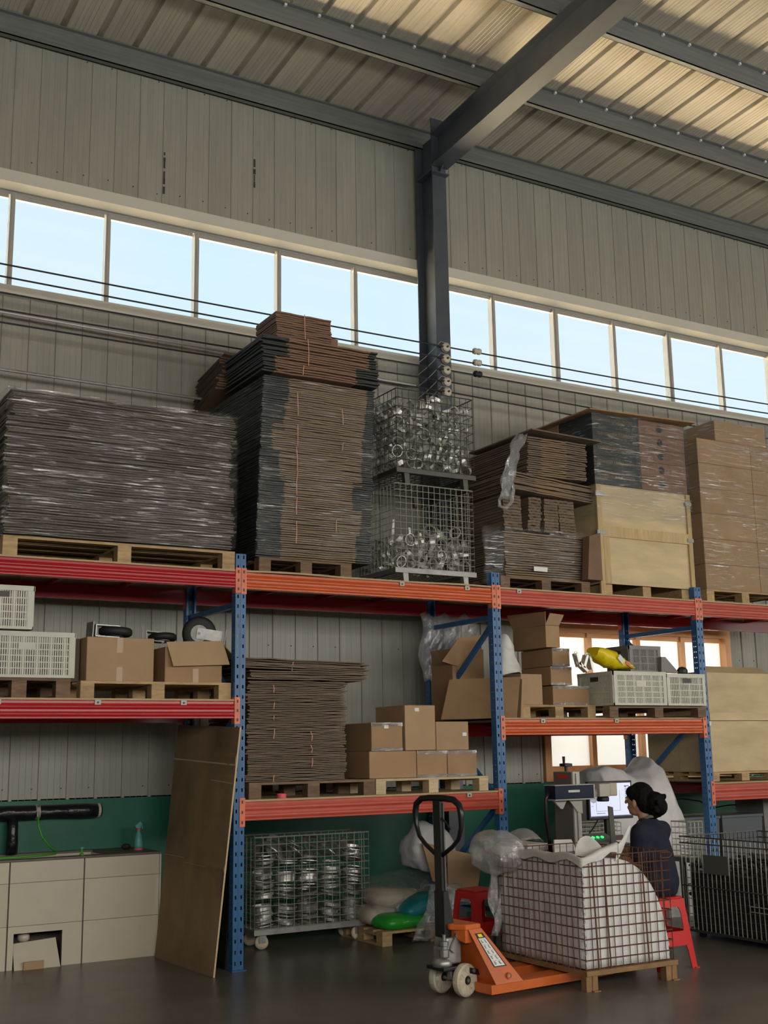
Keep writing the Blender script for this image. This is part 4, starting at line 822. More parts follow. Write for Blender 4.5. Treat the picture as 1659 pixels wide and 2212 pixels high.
# ================================================================== wire cart below the low shelf
cart = cage(.44, 1.47, .70, 1.03, 0, .155, .855, 'wire mesh cart on casters full of steel flange rings under the low shelf', 'wire', 'zinc', 15, 12, r=.003, foot=0, name='wire_cart')
for xx in (.52, 1.38):
    for yy in (.75, .98):
        w_ = part('wheel', MB().lathe([(.03,-.02),(.052,-.02),(.055,0),(.052,.02),(.03,.02)], (xx, yy, .055), (.25,1,0), 16), G['nylon'], cart, smooth=True)
        part('wheel_fork', MB().box(xx-.03, xx+.03, yy-.027, yy-.022, .05, .115).box(xx-.03, xx+.03, yy+.022, yy+.027, .05, .115), G['zinc'], cart)
fm = [MB().lathe([(.098,0),(.098,.007),(.055,.007),(.055,0)], (0,0,0), (0,0,1), 20, close=True).mesh('flange_ring', G['ringd']), MB().lathe([(.085,0),(.085,.022),(.079,.022),(.079,0)], (0,0,0), (0,0,1), 20, close=True).mesh('flange_ring', G['ringd'])]
for ci, xx in enumerate((.555, .755, .955, 1.155, 1.355)):
    for yy in (.815, .925)[:1]:
        z = .165; tx, ty = 0, 0; top = (.72,.66,.70,.60,.74)[ci]; k = 0
        while z < top:
            if k % 9 == 0: tx, ty = R(-.22,.22), R(-.2,.2)
            if k % 9 in (7,): z += .045
            o = link('flange_ring', random.choice(fm), None, (xx+R(-.01,.01), yy+R(-.008,.008), z), (tx+R(-.03,.03), ty+R(-.03,.03), 0)); tag(o, 'grey steel flange ring stacked in the wire cart', 'steel ring', 'flange rings in the wire cart'); z += .0235; k += 1
for i in range(14):
    o = link('flange_ring', fm[0], None, (R(.55,1.36), R(.80,.84), R(.70,.80)), (R(.4,1.4), R(-.5,.5), R(0,3))); tag(o, 'grey steel flange ring tossed on top in the wire cart', 'steel ring', 'loose flange rings on top of the wire cart')
# ================================================================== sacks under film
def sack(name, c, s, mt, label, rz=0, tilt=0, seed=0, crump=.10):
    b = MB(); P = []; nu, nv = 26, 16
    for i in range(nv+1):
        f = i/nv; row = []
        for k in range(nu+1):
            a = 2*PI*k/nu; e = lambda q, p_: math.copysign(abs(q)**p_, q)
            th = -PI/2+PI*f
            x = s[0]*e(math.cos(th),.55)*e(math.cos(a),.6); y = s[1]*e(math.cos(th),.55)*e(math.sin(a),.6); z = s[2]*e(math.sin(th),.9)
            d = 1+crump*(noise.noise(V((x*6+seed, y*6, z*9)))+.6*noise.noise(V((x*15+seed, y*15, z*15))))
            p = V((x*d, y*d, z*d)); p.rotate(Euler((0, tilt, rz))); row.append(V(c)+p)
        P.append(row)
    b.grid(P); return solo(name, b, G[mt], label, 'sack', smooth=True)
sack('filled_sack', (1.62,.46,.165), (.24,.15,.065), 'greensack', 'green plastic sack at the front of the floor pallet', .1, 0, 1)
sack('filled_sack', (1.80,.47,.27), (.20,.13,.075), 'tealsack', 'teal plastic sack leaning on the green sack', .2, -.25, 2)
sack('filled_sack', (1.68,.68,.31), (.27,.18,.09), 'creamsack', 'cream coloured sack behind the teal sack', 0, .1, 3)
sack('filled_sack', (1.52,.66,.20), (.16,.16,.08), 'creamsack', 'cream coloured sack end beside the wire cart', 0, .0, 5)
sack('filled_sack', (2.1,.72,.22), (.2,.2,.1), 'tealsack', 'dark teal sack at the right under the film', 0, .0, 6)
P = [[V((1.40+.98*i/18, .45+.5*j/10+.04*math.sin(i*.9), .16+.36*math.sin(PI*min(1,.12+.88*j/10)*.62)*(.55+.45*math.sin(PI*(.15+.7*i/18)))+.025*noise.noise(V((i*.7,j*.9,0))))) for i in range(19)] for j in range(11)]
solo('plastic_cover', MB().grid(P), G['filmc'], 'clear crinkled plastic sheet covering the sacks on the floor pallet', 'plastic film', smooth=True, sub=1)
P = [[V((1.74+.07*j+.06*i+.02*math.sin(j*2+i), .30-.05*i*.5+.03*math.sin(i*2+j), .42-.42*j/8*(1)+.01*math.sin(i*3))) for i in range(6)] for j in range(9)]
P = [[V((1.93-.20*f+.05*(i-2.5)+.015*math.sin(i*2.1+j), .27-.03*math.sin(f*4)+.03*math.sin(i*2+j*1.1), max(.012,.44-.44*f+.012*math.sin(i*3+j)))) for i in range(7)] for j in range(11) for f in [j/10]]
solo('plastic_cover', MB().grid(P), G['filmc'], 'twisted end of the clear sheet trailing to the floor in front of the pallet', 'plastic film', smooth=True, solid=.002)
# sack and torn carton at the back
sack('plastic_bag', (2.08,.76,.70), (.21,.15,.19), 'bagg', 'puffy white plastic bag behind the pallet truck handle', 0, .25, 8, .2)
tc_ = thing('torn_carton', 'torn brown carton lying over the sacks below the white bag', 'carton', (2.15,.6,.36))
part('panel', MB().prism([(1.90,.55,.76),(2.13,.55,.70),(2.13,.52,.38),(1.98,.52,.44)], (0,.01,0)), G['card'], tc_); part('panel', MB().prism([(2.145,.54,.69),(2.42,.42,.62),(2.34,.40,.32),(2.12,.50,.38)], (0,.01,0)), G['cardl'], tc_)
# ================================================================== pallet truck
pj = thing('pallet_truck', 'orange hand pallet truck with a black loop handle', 'pallet truck', (.78, -1.58, 0), rz=.09)
def jp(name, mb, mt, **k): return part(name, mb, G[mt], k.pop('parent', pj), local=True, **k)
for s in (-1, 1):
    yc = s*.19
    f_ = jp('fork', MB().prism([(.10,yc-.08,.085),(1.17,yc-.08,.085),(1.25,yc-.05,.075),(1.25,yc+.05,.075),(1.17,yc+.08,.085),(.10,yc+.08,.085)], (0,0,-.012)).box(.10,1.16,yc-.08,yc-.072,.03,.073).box(.10,1.16,yc+.072,yc+.08,.03,.073).box(.10,.108,yc-.072,yc+.072,.03,.073), 'jack')
    part('load_roller', MB().lathe([(.035,-.04),(.037,0),(.035,.04)], (1.02,yc,.037), (0,1,0), 16), G['nylon'], f_, local=True)
# A-frame: side plates lean in towards a narrow head
def fr_(s, a, b, o=0):    # a across the plate, b up the plate
    x0 = .13+(.02-.13)*b; wd = .225+(.105-.225)*b; return V((x0+wd*a, s*(.272+(.150-.272)*b+o), .085+.325*b))
for s in (-1, 1):
    jp('frame_side', MB().prism([fr_(s,0,0),fr_(s,1,0),fr_(s,1,1),fr_(s,0,1)], (0,s*.010,0)), 'jack', bevel=.002)
jp('frame_plate', MB().add([(.15,-.265,.085),(.15,.265,.085),(.04,.145,.40),(.04,-.145,.40),(.162,-.265,.085),(.162,.265,.085),(.052,.145,.40),(.052,-.145,.40)], [(0,1,2,3),(7,6,5,4),(0,4,5,1),(1,5,6,2),(2,6,7,3),(3,7,4,0)]), 'jack')
jp('head_cap', MB().prism([(-.06,-.07,.405),(.0,-.158,.405),(.12,-.162,.405),(.125,.162,.405),(.0,.158,.405),(-.06,.07,.405)], (0,0,.035)), 'jack', bevel=.008)
jp('head_skirt', MB().prism([(.0,-.150,.33),(.11,-.154,.33),(.11,.154,.33),(.0,.150,.33),(-.03,.08,.36),(-.03,-.08,.36)], (0,0,.076)), 'jack')
def lp(a, b, off=.0004): return fr_(-1, .26+.56*a, .30+.62*b, .0105+off)
st = jp('instruction_label', MB().add([lp(0,0,.0002),lp(1,0,.0002),lp(1,1,.0002),lp(0,1,.0002)], [(0,1,2,3)]), 'black')
part('label_face', MB().add([lp(.10,.03,.0007),lp(.90,.03,.0007),lp(.90,.85,.0007),lp(.10,.85,.0007)], [(0,1,2,3)]), G['white'], st, local=True)
m = MB()
for r_ in range(5):
    b0 = .05+.158*r_
    for c_ in (.18,.56):
        for q in range(3): m.add([lp(c_+R(0,.05),b0+.03+.03*q,.0012),lp(c_+.12+R(0,.12),b0+.02+.035*q,.0012),lp(c_+.13+R(0,.1),b0+.045+.035*q,.0012),lp(c_+.01,b0+.05+.03*q,.0012)], [(0,1,2,3)])
    m.add([lp(.12,b0+.137,.0012),lp(.88,b0+.137,.0012),lp(.88,b0+.144,.0012),lp(.12,b0+.144,.0012)], [(0,1,2,3)])
part('label_pictograms', m, G['strapg'], st, local=True, kind='stuff')
part('label_header', MB().add([lp(.25,.88,.0009),lp(.75,.88,.0009),lp(.75,.97,.0009),lp(.25,.97,.0009)], [(0,1,2,3)]), G['yel'], st, local=True)
jp('pivot_pin', MB().lathe([(.020,0),(.020,.014),(.012,.014),(.012,.004)], fr_(-1,.60,.13,.010), (0,-1,0), 14), 'jack'); jp('pivot_bolt', MB().lathe([(.010,0),(.010,.012)], fr_(-1,.60,.13,.010), (0,-1,0), 10), 'chrome')
jp('pump_body', MB().box(-.09,.03,-.075,.06,.20,.36).box(-.12,-.06,-.05,.035,.20,.31), 'chrome', bevel=.014); jp('pump_base', MB().lathe([(.06,0),(.066,.02),(.056,.05)], (-.085,-.02,.185), n=16), 'chrome', smooth=True)
jp('pump_piston', MB().lathe([(.026,0),(.032,.01),(.032,.05),(.024,.055),(.024,.07),(.030,.075),(.030,.10),(.012,.105),(.012,.14)], (-.095,-.055,.24), n=14), 'chrome')
jp('linkage', MB().obox((-.03,-.085,.33), (.028,0,.05), (0,.006,0), (-.014,0,.012)), 'chrome'); jp('linkage_pin', MB().lathe([(.022,-.010),(.022,.012)], (-.01,-.085,.375), (0,-1,0), 12), 'chrome')
jp('yoke_plate', MB().prism([(-.13,-.09,.165),(.02,-.09,.165),(.10,-.10,.155),(.10,.045,.155),(.02,.09,.165),(-.13,.09,.165)], (0,0,.024)), 'black', bevel=.006)
for y0 in (-.115, .085): jp('link_arm', MB().prism([(.06,y0,.14),(.42,y0,.06),(.42,y0,.09),(.06,y0,.175)], (0,.03,0)), 'black')
jp('link_bolt', MB().lathe([(.012,0),(.012,.01)], (.085,-.115,.155), (0,-1,0), 10), 'chrome')
jp('steer_axle', MB().lathe([(.022,0),(.022,.08)], (-.005,0,.10), n=12), 'chrome'); jp('wheel_axle', MB().tube([(.035,-.13,.102),(-.02,.13,.102)], .012, 8), 'chrome')
for s in (-1, 1):
    wc = V((.012-.020*s, s*.095, .102)); wx = V((-.21,1,0)).normalized()
    w_ = jp('steer_wheel', MB().lathe([(.060,-.020),(.088,-.026),(.099,-.018),(.101,0),(.099,.018),(.088,.026),(.060,.020),(.028,.024),(.028,-.024)], wc, wx, 28, close=True), 'nylon', smooth=False)
    m = MB()
    for k in range(8):
        a = 2*PI*k/8; u_ = wx.cross(V((0,0,1))).normalized(); d = u_*math.cos(a)+V((0,0,1))*math.sin(a); e = -u_*math.sin(a)+V((0,0,1))*math.cos(a)
        m.obox(wc-wx*.021+d*.058, d*.020, wx*.004, e*.012)
    part('wheel_pocket', m, G['ceram'], w_, local=True, kind='stuff'); part('wheel_hub', MB().lathe([(.022,-.030),(.022,.030)], wc, wx, 12), G['rubber'], w_, local=True)
jp('tiller_bar', MB().obox((-.072,0,.80), (.016,0,0), (0,.036,0), (-.004,0,.41)), 'black', bevel=.004); jp('tiller_rib', MB().obox((-.060,-.040,.80), (.004,0,0), (0,.004,0), (-.004,0,.38)), 'strapg')
jp('tiller_boot', MB().prism([(-.085,-.05,.36),(.01,-.05,.36),(-.05,-.05,.64),(-.085,-.05,.64)], (0,.10,0)), 'black', bevel=.005)
hp = [(y_, z_) for y_, z_ in ((0,.84),(-.14,.915),(-.205,.965),(-.235,1.04),(-.24,1.12),(-.225,1.172),(-.17,1.205),(-.08,1.212),(.08,1.212),(.17,1.205),(.225,1.172),(.24,1.12),(.235,1.04),(.205,.965),(.14,.915),(0,.84))]
jp('handle_loop', MB().tube([(-.072-.02*(z_-.84), y_, z_) for y_, z_ in hp], [.014]*3+[.015]+[.021]*8+[.015]+[.014]*3, 10), 'black', smooth=True); jp('control_lever', MB().tube([(-.075,-.03,1.09),(-.075,-.08,1.06),(-.07,-.115,1.02)], .006, 6), 'black')
# ================================================================== rusty cage with the white bulk bag
rc = thing('rusty_mesh_cage', 'rusty wire mesh cage on legs holding the white bulk bag', 'wire cage', (1.90, -1.52, 0))
X0, X1, Y0, Y1, Z0, Z1 = 1.535, 2.28, -1.985, -1.06, .125, .825
fr = wire_panel((X0,Y0,Z0), (X1-X0,0,0), (0,0,Z1-Z0), 12, 11, .0036)
part('mesh_panel', fr, G['rust'], rc, kind='stuff')
part('mesh_panel', wire_panel((X0,Y0,Z0), (0,Y1-Y0,0), (0,0,Z1-Z0), 16, 11, .0036), G['rust'], rc, kind='stuff'); part('mesh_panel', wire_panel((X1,Y0,Z0), (0,Y1-Y0,0), (0,0,Z1-Z0), 16, 11, .0036), G['rust'], rc, kind='stuff'); part('mesh_panel', wire_panel((X0,Y1,Z0), (X1-X0,0,0), (0,0,Z1-Z0), 12, 11, .0036), G['rust'], rc, kind='stuff')
m = MB()
for k in range(40): z = Z0+.02+(Z1-Z0-.1)*k/40; a = k*2.0; m.tube([(X0-.004+.011*math.cos(a),Y0-.004+.011*math.sin(a),z),(X0-.004+.011*math.cos(a+1),Y0-.004+.011*math.sin(a+1),z+.008),(X0-.004+.011*math.cos(a+2),Y0-.004+.011*math.sin(a+2),z+.0165)], .0022, 4)
part('corner_spiral', m, G['wire'], rc)
for xx in (X0+.10, X0+.2, X1-.22): part('stiffener_rod', MB().tube([(xx,Y0-.008,Z0-.01),(xx-.012,Y0-.01,(Z0+Z1)/2),(xx-.02,Y0-.008,Z1)], .0055, 6), G['rust'], rc)
part('base_frame', MB().box(X0-.01,X1+.02,Y0-.02,Y0+.025,.095,Z0).box(X0-.01,X1+.02,Y1-.025,Y1+.02,.095,Z0).box(X0-.01,X0+.03,Y0+.025,Y1-.025,.095,Z0).box(X1-.02,X1+.02,Y0+.025,Y1-.025,.095,Z0), G['rustf'], rc)
for xx in (X0-.005, X1-.075):
    for yy, s in ((Y0-.01,1),(Y1-.05,-1)):
        part('leg', MB().box(xx, xx+.05, yy+.006, yy+.06, 0, .095).prism([(xx+.05,yy,.095),(xx+.088,yy,.095),(xx+.088,yy,0),(xx+.045,yy,0)], (0,.006,0)).box(xx+.04,xx+.095,yy-.02,yy+.006,0,.006), G['rustf'], rc)
part('side_hook', MB().tube([(X1-.06,Y0-.006,Z1-.01),(X1+.01,Y0-.006,Z1-.01),(X1+.035,Y0-.006,Z1-.025),(X1+.01,Y0-.006,Z1-.045),(X1-.06,Y0-.006,Z1-.045)], .0035, 5), G['rust'], rc)
# bag body: profile in XZ swept along Y
def bag_h(x):
    f = (x-1.80)/(2.262-1.80); return .80 if f < 0 else .135+.66*math.sqrt(max(0, 1-min(1, f)**2.2))
P = []; n = 26
for j in range(21):
    y = Y0+.016+(Y1-Y0-.032)*j/20; row = []
    prof = [(X0+.014, .135), (X0+.012, .30), (X0+.012, .5), (X0+.012, .68), (X0+.016, .78)]+[(X0+.03+(2.262-X0-.03)*k/n, bag_h(X0+.03+(2.262-X0-.03)*k/n)) for k in range(n+1)]+[(2.262,.13),(X0+.014,.13)]
    for i, (px, pz) in enumerate(prof):
        d = .010*noise.noise(V((px*9, y*9, pz*3))); row.append(V((px+abs(d)*.5, y+(d if j in (0,20) else 0), pz+d*1.2)))
    P.append(row)
b = MB().grid(P); b.add(P[0], [tuple(range(len(P[0])))]); b.add(list(reversed(P[-1])), [tuple(range(len(P[0])))])
bb = thing('bulk_bag', 'white woven bulk bag slumped inside the rusty mesh cage', 'bag', (1.9, -1.52, .13))
# front face needs its own wrinkles: fan of strips
fp = []
for i in range(15):
    x = X0+.014+(2.258-X0-.014)*i/14; h = bag_h(x); fp.append([V((x, Y0+.015+.009*noise.noise(V((x*14, k*.35, 4))), .135+(h-.135)*k/14)) for k in range(15)])
part('bag_body', b, G['bagw'], bb, smooth=False); part('front_cloth', MB().grid(fp), G['bagw'], bb, smooth=True, solid=.004)
fl = []
for i in range(17):
    y = Y0+.01+(Y1-Y0-.02)*i/16; fl.append([V((X0+.010+.008*noise.noise(V((y*15, k*.25, 9)))+.004*math.sin(y*60+k*.3), y, .135+.66*k/14)) for k in range(15)])
part('side_cloth', MB().grid(fl), G['bagw'], bb, smooth=True, solid=.004)
# folded rim over the mesh top
rim = []
pts = [V((X0,Y1+.06,.83))]+[V((X0-.012, Y1-(Y1-Y0)*k/8, .83+.015*math.sin(k*2.1))) for k in range(9)]+[V((X0-.005,Y0-.014,.80))]+[V((X0+.30*k/4, Y0-.014, .815+.02*k)) for k in range(1,5)]
for k, p in enumerate(pts):
    outw = V((-1,0,0)) if k < 9 else (V((-.7,-.7,0)) if k == 10 else V((0,-1,0)))
    hang = .012+.07*abs(math.sin(k*1.9+.4))**2; rim.append([p+V((0,0,.0))-outw*.05, p+V((0,0,.012+.012*math.sin(k*2.7))), p+outw*.014+V((0,0,.002)), p+outw*(.014+.008*math.sin(k*3))+V((0,0,-hang*.5)), p+outw*.016+V((0,0,-hang))])
part('folded_rim', MB().grid(rim), G['sheetw'], bb, smooth=True, solid=.003, sub=1)
tip = [[V((X0+.28+.14*f+.02*math.sin(k), Y0-.005+.05*f*0+.012*math.sin(k*1.5), .83+.15*f*f*(1)+(k-2)*.028*(1-f*.9)+.02*f)) for k in range(5)] for f in [i/8 for i in range(9)]]
part('bag_lip', MB().grid(tip), G['bagw'], bb, smooth=True, solid=.003, sub=1)
tip2 = [[V((X0+.05+.22*k/5, Y0+.12+.03*math.sin(k), .80+.15*f*math.sin(PI*(k+.6)/6.2)+.01*math.sin(k*3))) for k in range(6)] for f in [i/6 for i in range(7)]]
part('bag_lip', MB().grid(tip2), G['sheetw'], bb, smooth=True, solid=.003, sub=1)
# crumpled clear plastic at the cage's left top
P = []
for i in range(17):
    th = PI*i/16; row = []
    for k in range(25):
        a = 2*PI*k/24; d = 1+.24*noise.noise(V((math.sin(th)*math.cos(a)*2.4, math.sin(th)*math.sin(a)*2.4, math.cos(th)*2.4+3)))+.09*noise.noise(V((math.cos(a)*8, math.sin(a)*8, th*5)))
        row.append(V((1.50+.15*math.sin(th)*math.cos(a)*d, -1.10+.27*math.sin(th)*math.sin(a)*d, .80+.155*math.cos(th)*d)))
    P.append(row)
solo('crumpled_film', MB().grid(P), G['filmx'], 'crumpled heap of clear plastic film over the left top of the rusty cage', 'plastic film', smooth=True, sub=1)
P = [[V((1.47+.03*math.sin(i*2+j*.7)+.045*i*(1-f*.75)-.01, -1.04-.05*f+.02*math.sin(i*2.6+j*.5), .74-.50*f)) for i in range(6)] for j in range(13) for f in [j/12]]
solo('film_tail', MB().grid(P), G['filmx'], 'tail of clear film hanging down the side of the rusty cage', 'plastic film', smooth=True, solid=.002)
P = [[V((1.62+.22*i/8, -1.25+.3*j/8+.03*math.sin(i), .86+.10*math.sin(PI*i/8)*math.sin(PI*(j+1)/10)+.02*noise.noise(V((i,j,3))))) for i in range(9)] for j in range(9)]
solo('crumpled_film', MB().grid(P), G['filmx'], 'bubbly clear film lump on the rear rim of the rusty cage', 'plastic film', smooth=True, sub=1)
# ================================================================== stools
def stool(c, rz, label):
    t = thing('plastic_stool', label, 'stool', (c[0], c[1], 0), 'red plastic stools', rz)
    H = .462; a0, a1 = .165, .118
    def at(u, z, o=0): f = z/H; w_ = a0+(a1-a0)*f; return u*w_, -(w_+o)
    part('seat', MB().prism([(-.122,-.10,H),(-.10,-.122,H),(.10,-.122,H),(.122,-.10,H),(.122,.10,H),(.10,.122,H),(-.10,.122,H),(-.122,.10,H)], (0,0,.014)), G['stool'], t, local=True, bevel=.005)
    for k in range(4):
        m = MB()
        def quad(u0, z0, u1, z1, u2, z2, u3, z3):
            ps = []
            for u, z in ((u0,z0),(u1,z1),(u2,z2),(u3,z3)):
                x, y = at(u, z); p = V((x, y, z)); p.rotate(Euler((0,0,k*PI/2))); ps.append(p)
            m.add(ps, [(0,1,2,3)])
        zs = [0,.04,.10,.15]; zt = [.25,.29,.34,.385,.405]
        for s in (-1,1):
            def iu(z): return .62 if z <= .13 else (.62 if .24 < z < .35 else .5)
            lv = [(0,.72),(.12,.66),(.155,.60),(.25,.56),(.275,.60),(.35,.60),(.39,.55),(.41,.42)]
            for (za, ua), (zb, ub) in zip(lv[:-1], lv[1:]): quad(s*1, za, s*ua, za, s*ub, zb, s*1, zb)
            quad(s*1, .41, s*.42, .41, s*.42, H, s*1, H)
        quad(-.42,.41,.42,.41,.42,H,-.42,H); quad(-.60,.155,.60,.155,.56,.25,-.56,.25)
        part('side_panel', m, G['stool'], t, local=True, solid=.006)
    for sx in (-1,1):
        for sy in (-1,1): part('leg_foot', MB().box(sx*a0-.022 if sx > 0 else sx*a0-.012, sx*a0+.012 if sx > 0 else sx*a0+.022, sy*a0-.022 if sy > 0 else sy*a0-.012, sy*a0+.012 if sy > 0 else sy*a0+.022, 0, .008), G['stool'], t, local=True)
stool((2.545,-1.59), 0, 'red plastic stool under the seated person'); stool((1.79,-.42), .1, 'red plastic stool behind the pallet truck, left of the rusty cage')
# ================================================================== work table and laser marker
dk = thing('work_table', 'dark work table behind the rusty cage carrying the marking machine', 'table', (2.75, -.56, 0))
part('table_top', MB().box(2.10, 3.28, -.95, -.10, .71, .74), G['desk'], dk, bevel=.004)
for xx in (2.13, 3.22):
    for yy in (-.92, -.16): part('leg', MB().box(xx, xx+.04, yy, yy+.04, 0, .71), G['strapg'], dk)
part('apron', MB().box(2.17, 3.22, -.14, -.12, .60, .71), G['desk'], dk)
lm = thing('laser_marker', 'laser marking machine with a dark blue head on a grey column', 'machine', (2.50, -.78, .74))
part('column', MB().box(2.405, 2.475, -.86, -.62, .74, 1.335), G['mgrey'], lm, bevel=.004)
part('column_shade_plate', MB().box(2.399, 2.405, -.85, -.63, .76, 1.33), G['strapg'], lm); part('rail', MB().box(2.43, 2.45, -.872, -.86, .78, 1.32), G['chrome'], lm)  # dark plate puts the shade of the column's left face into colour
part('foot_plate', MB().box(2.34, 2.56, -.90, -.56, .74, .76), G['mgrey'], lm)
hd = part('head', MB().box(2.175, 2.545, -.93, -.80, 1.135, 1.235), G['mblue'], lm, bevel=.004)
part('head_trim', MB().box(2.17, 2.55, -.935, -.795, 1.126, 1.135).box(2.545, 2.556, -.935, -.795, 1.126, 1.24).box(2.17, 2.55, -.935, -.795, 1.235, 1.24), G['mgrey'], hd); part('head_nameplate', MB().box(2.30, 2.41, -.9325, -.93, 1.183, 1.20), G['chrome'], hd)
part('gusset', MB().prism([(2.21,-.86,1.126),(2.34,-.86,1.126),(2.30,-.86,1.06),(2.28,-.86,1.06)], (0,.02,0)).prism([(2.35,-.875,1.126),(2.475,-.875,1.126),(2.475,-.875,1.02),(2.43,-.875,1.03)], (0,.012,0)), G['mgrey'], lm)
part('beam_tube', MB().tube([(2.556,-.865,1.18),(2.60,-.865,1.17),(2.625,-.865,1.19)], [.045,.035,.03], 12), G['crateg'], lm, smooth=True)
part('plastic_wrap', MB().ball((2.59,-.87,1.15), (.028,.04,.06), 8), G['filmw'], lm)
gv = part('scan_head', MB().box(2.62, 2.725, -.915, -.815, 1.14, 1.238), G['mgrey'], lm, bevel=.005); part('scan_cover', MB().box(2.725, 2.80, -.913, -.817, 1.143, 1.242), G['creamsack'], gv, bevel=.008); part('lens', MB().lathe([(.042,0),(.048,.006),(.048,.03),(.04,.038)], (2.69,-.865,1.102), n=18), G['black'], gv)
part('sticker', MB().box(2.397, 2.399, -.80, -.68, 1.285, 1.315), G['stool'], lm)
hw = part('hand_wheel', MB().lathe([(.012,0),(.012,.035),(.05,.04),(.05,.06),(.012,.064)], (2.44,-.74,1.335), n=16), G['black'], lm); part('crank_knob', MB().tube([(2.405,-.76,1.395),(2.405,-.76,1.45)], [.009,.012], 8), G['black'], hw)
part('corrugated_hose', MB().tube([(2.175,-.86,1.19),(2.145,-.85,1.14),(2.15,-.84,1.0),(2.18,-.82,.86),(2.21,-.80,.745)], .016, 10), G['black'], lm, smooth=True)
cb = thing('control_box', 'control box with three lit green buttons on the work table', 'control box', (2.64,-.86,.74))
part('housing', MB().prism([(2.54,-.945,.74),(2.54,-.78,.74),(2.54,-.78,.86),(2.54,-.93,.80)], (.22,0,0)), G['strapg'], cb)
gm = emis('green_button_glow', (.02,1,.15), 2.2)
for k in range(3): part('button', MB().lathe([(.013,0),(.013,.008)], (2.575+.045*k, -.862, .832), (0,-.35,1), 14), gm, cb)
solo('black_clamp_post', MB().prism([(2.685,-.945,.74),(2.735,-.945,.74),(2.72,-.945,1.06),(2.675,-.945,1.07)], (0,.014,0)), G['strapg'], 'black upright plate in front of the monitor', 'plate', bevel=.003)
mo = thing('monitor', 'lit computer monitor showing a drawing program behind the laser head', 'monitor', (3.0,-.56,.74))
part('bezel', MB().box(2.765, 3.225, -.60, -.565, .945, 1.245), G['black'], mo, bevel=.004)
sm = emis('screen_glow', (.62,.66,.85), 1.05)
s_ = part('screen', MB().box(2.782, 3.208, -.602, -.60, .965, 1.228), sm, mo)
ln = emis('screen_line', (.10,.12,.18), .5)
m = MB()
def sl_(x0, x1, z0, z1): m.box(x0, x1, -.6032, -.602, z0, z1)
sl_(2.84,3.09,1.01,1.012); sl_(3.088,3.09,1.01,1.17); sl_(2.84,2.842,1.01,1.13); sl_(2.782,3.208,.965,.974); sl_(2.84,2.93,.992,.996); sl_(2.79,2.81,1.05,1.053); sl_(3.14,3.19,1.20,1.206)
for k in range(9): sl_(3.145,3.145+R(.01,.04),1.195-.014*k,1.20-.014*k)
part('screen_lines', m, ln, s_)
part('stand', MB().box(2.97, 3.02, -.565, -.53, .76, 1.0).box(2.88, 3.11, -.66, -.46, .74, .752), G['black'], mo); part('cable', MB().tube([(2.9,-.55,.95),(2.86,-.53,.88),(2.78,-.52,.80),(2.72,-.50,.745)], .005, 6), G['black'], mo)
bs = cage(2.80, 3.26, -.40, -.14, .74, .80, .90, 'pale wire basket on the table behind the monitor stand', 'crate', 'desk', 10, 3, r=.003, foot=.02, name='wire_basket')
solo('paper_stack', MB().box(2.13, 2.36, -.62, -.20, .741, .775).box(2.15, 2.36, -.60, -.22, .775, .79, 0), G['white'], 'white folded sheets on the left end of the work table', 'paper', bevel=.003)
solo('white_board', MB().prism([(2.14,-.94,.742),(2.36,-.94,.742),(2.34,-.89,.835),(2.18,-.89,.84)], (0,.012,.0)), G['white'], 'small white card propped at the table edge beside the machine column', 'card')
# ================================================================== person
pr_ = thing('person', 'person with dark tied hair in a navy short-sleeved shirt seated at the machine', 'person', (2.575,-1.56,0), rz=.356)
def cap(b, p, q, r1, r2, n=10, k=6):
    p, q = V(p), V(q); b.ball(p, r1, n); b.ball(q, r2, n); b.tube([p+(q-p)*i/k for i in range(k+1)], [r1+(r2-r1)*i/k for i in range(k+1)], n)
def remesh(o, vox, sm_=4):
    m_ = o.modifiers.new('r', 'REMESH'); m_.mode = 'VOXEL'; m_.voxel_size = vox; m_.use_smooth_shade = True
    m_ = o.modifiers.new('s', 'SMOOTH'); m_.factor = .6; m_.iterations = sm_
HC = V((-.005,.115,1.135))
b = MB()
# trunk, neck, head
cap(b, (0,.0,.55), (0,.02,.72), .11, .10); cap(b, (0,.02,.72), (0,.05,.88), .105, .11); cap(b, (-.10,.05,.93), (.10,.05,.93), .065, .065); cap(b, (0,.06,.95), (0,.095,1.06), .048, .046)
b.ball(HC, (.070,.090,.105), 16); b.ball(HC+V((0,.028,-.055)), (.052,.060,.060), 12); b.ball(HC+V((0,.062,-.088)), (.026,.022,.018), 8)
cap(b, HC+V((0,.088,.018)), HC+V((0,.106,-.018)), .009, .013, 8); b.ball(HC+V((0,.086,-.052)), (.022,.010,.007), 8); b.ball(HC+V((0,.084,-.062)), (.020,.010,.007), 8)
for s in (-1,1): b.ball(HC+V((s*.078,.0,-.022)), (.010,.020,.032), 8); b.ball(HC+V((s*.030,.078,.020)), (.020,.012,.008), 8)
# arms, hands with five fingers
def arm(s, sh, el, ha):
    sh, el, ha = V(sh), V(el), V(ha); cap(b, sh, el, .048, .038); cap(b, el, ha, .037, .025)
    d = (ha-el).normalized(); side = d.cross(V((0,0,1))).normalized()*(-s); upv = side.cross(d)
    if upv.z < 0: upv = -upv
    pc = ha+d*.045; b.obox(pc, d*.045, side*.038, upv*.013)
    for k, L in enumerate((.062,.072,.066,.052)):
        k0 = ha+d*.088+side*(.028-.0185*k); k1 = k0+d*L*.5-upv*.006; k2 = k1+d*L*.4-upv*.022; cap(b, k0, k1, .0088, .0082, 8, 2); cap(b, k1, k2, .0082, .007, 8, 2)
    t0 = ha+d*.02+side*.034; t1 = t0+d*.035+side*.022-upv*.008; t2 = t1+d*.03-upv*.008; cap(b, t0, t1, .011, .010, 8, 2); cap(b, t1, t2, .010, .0085, 8, 2)
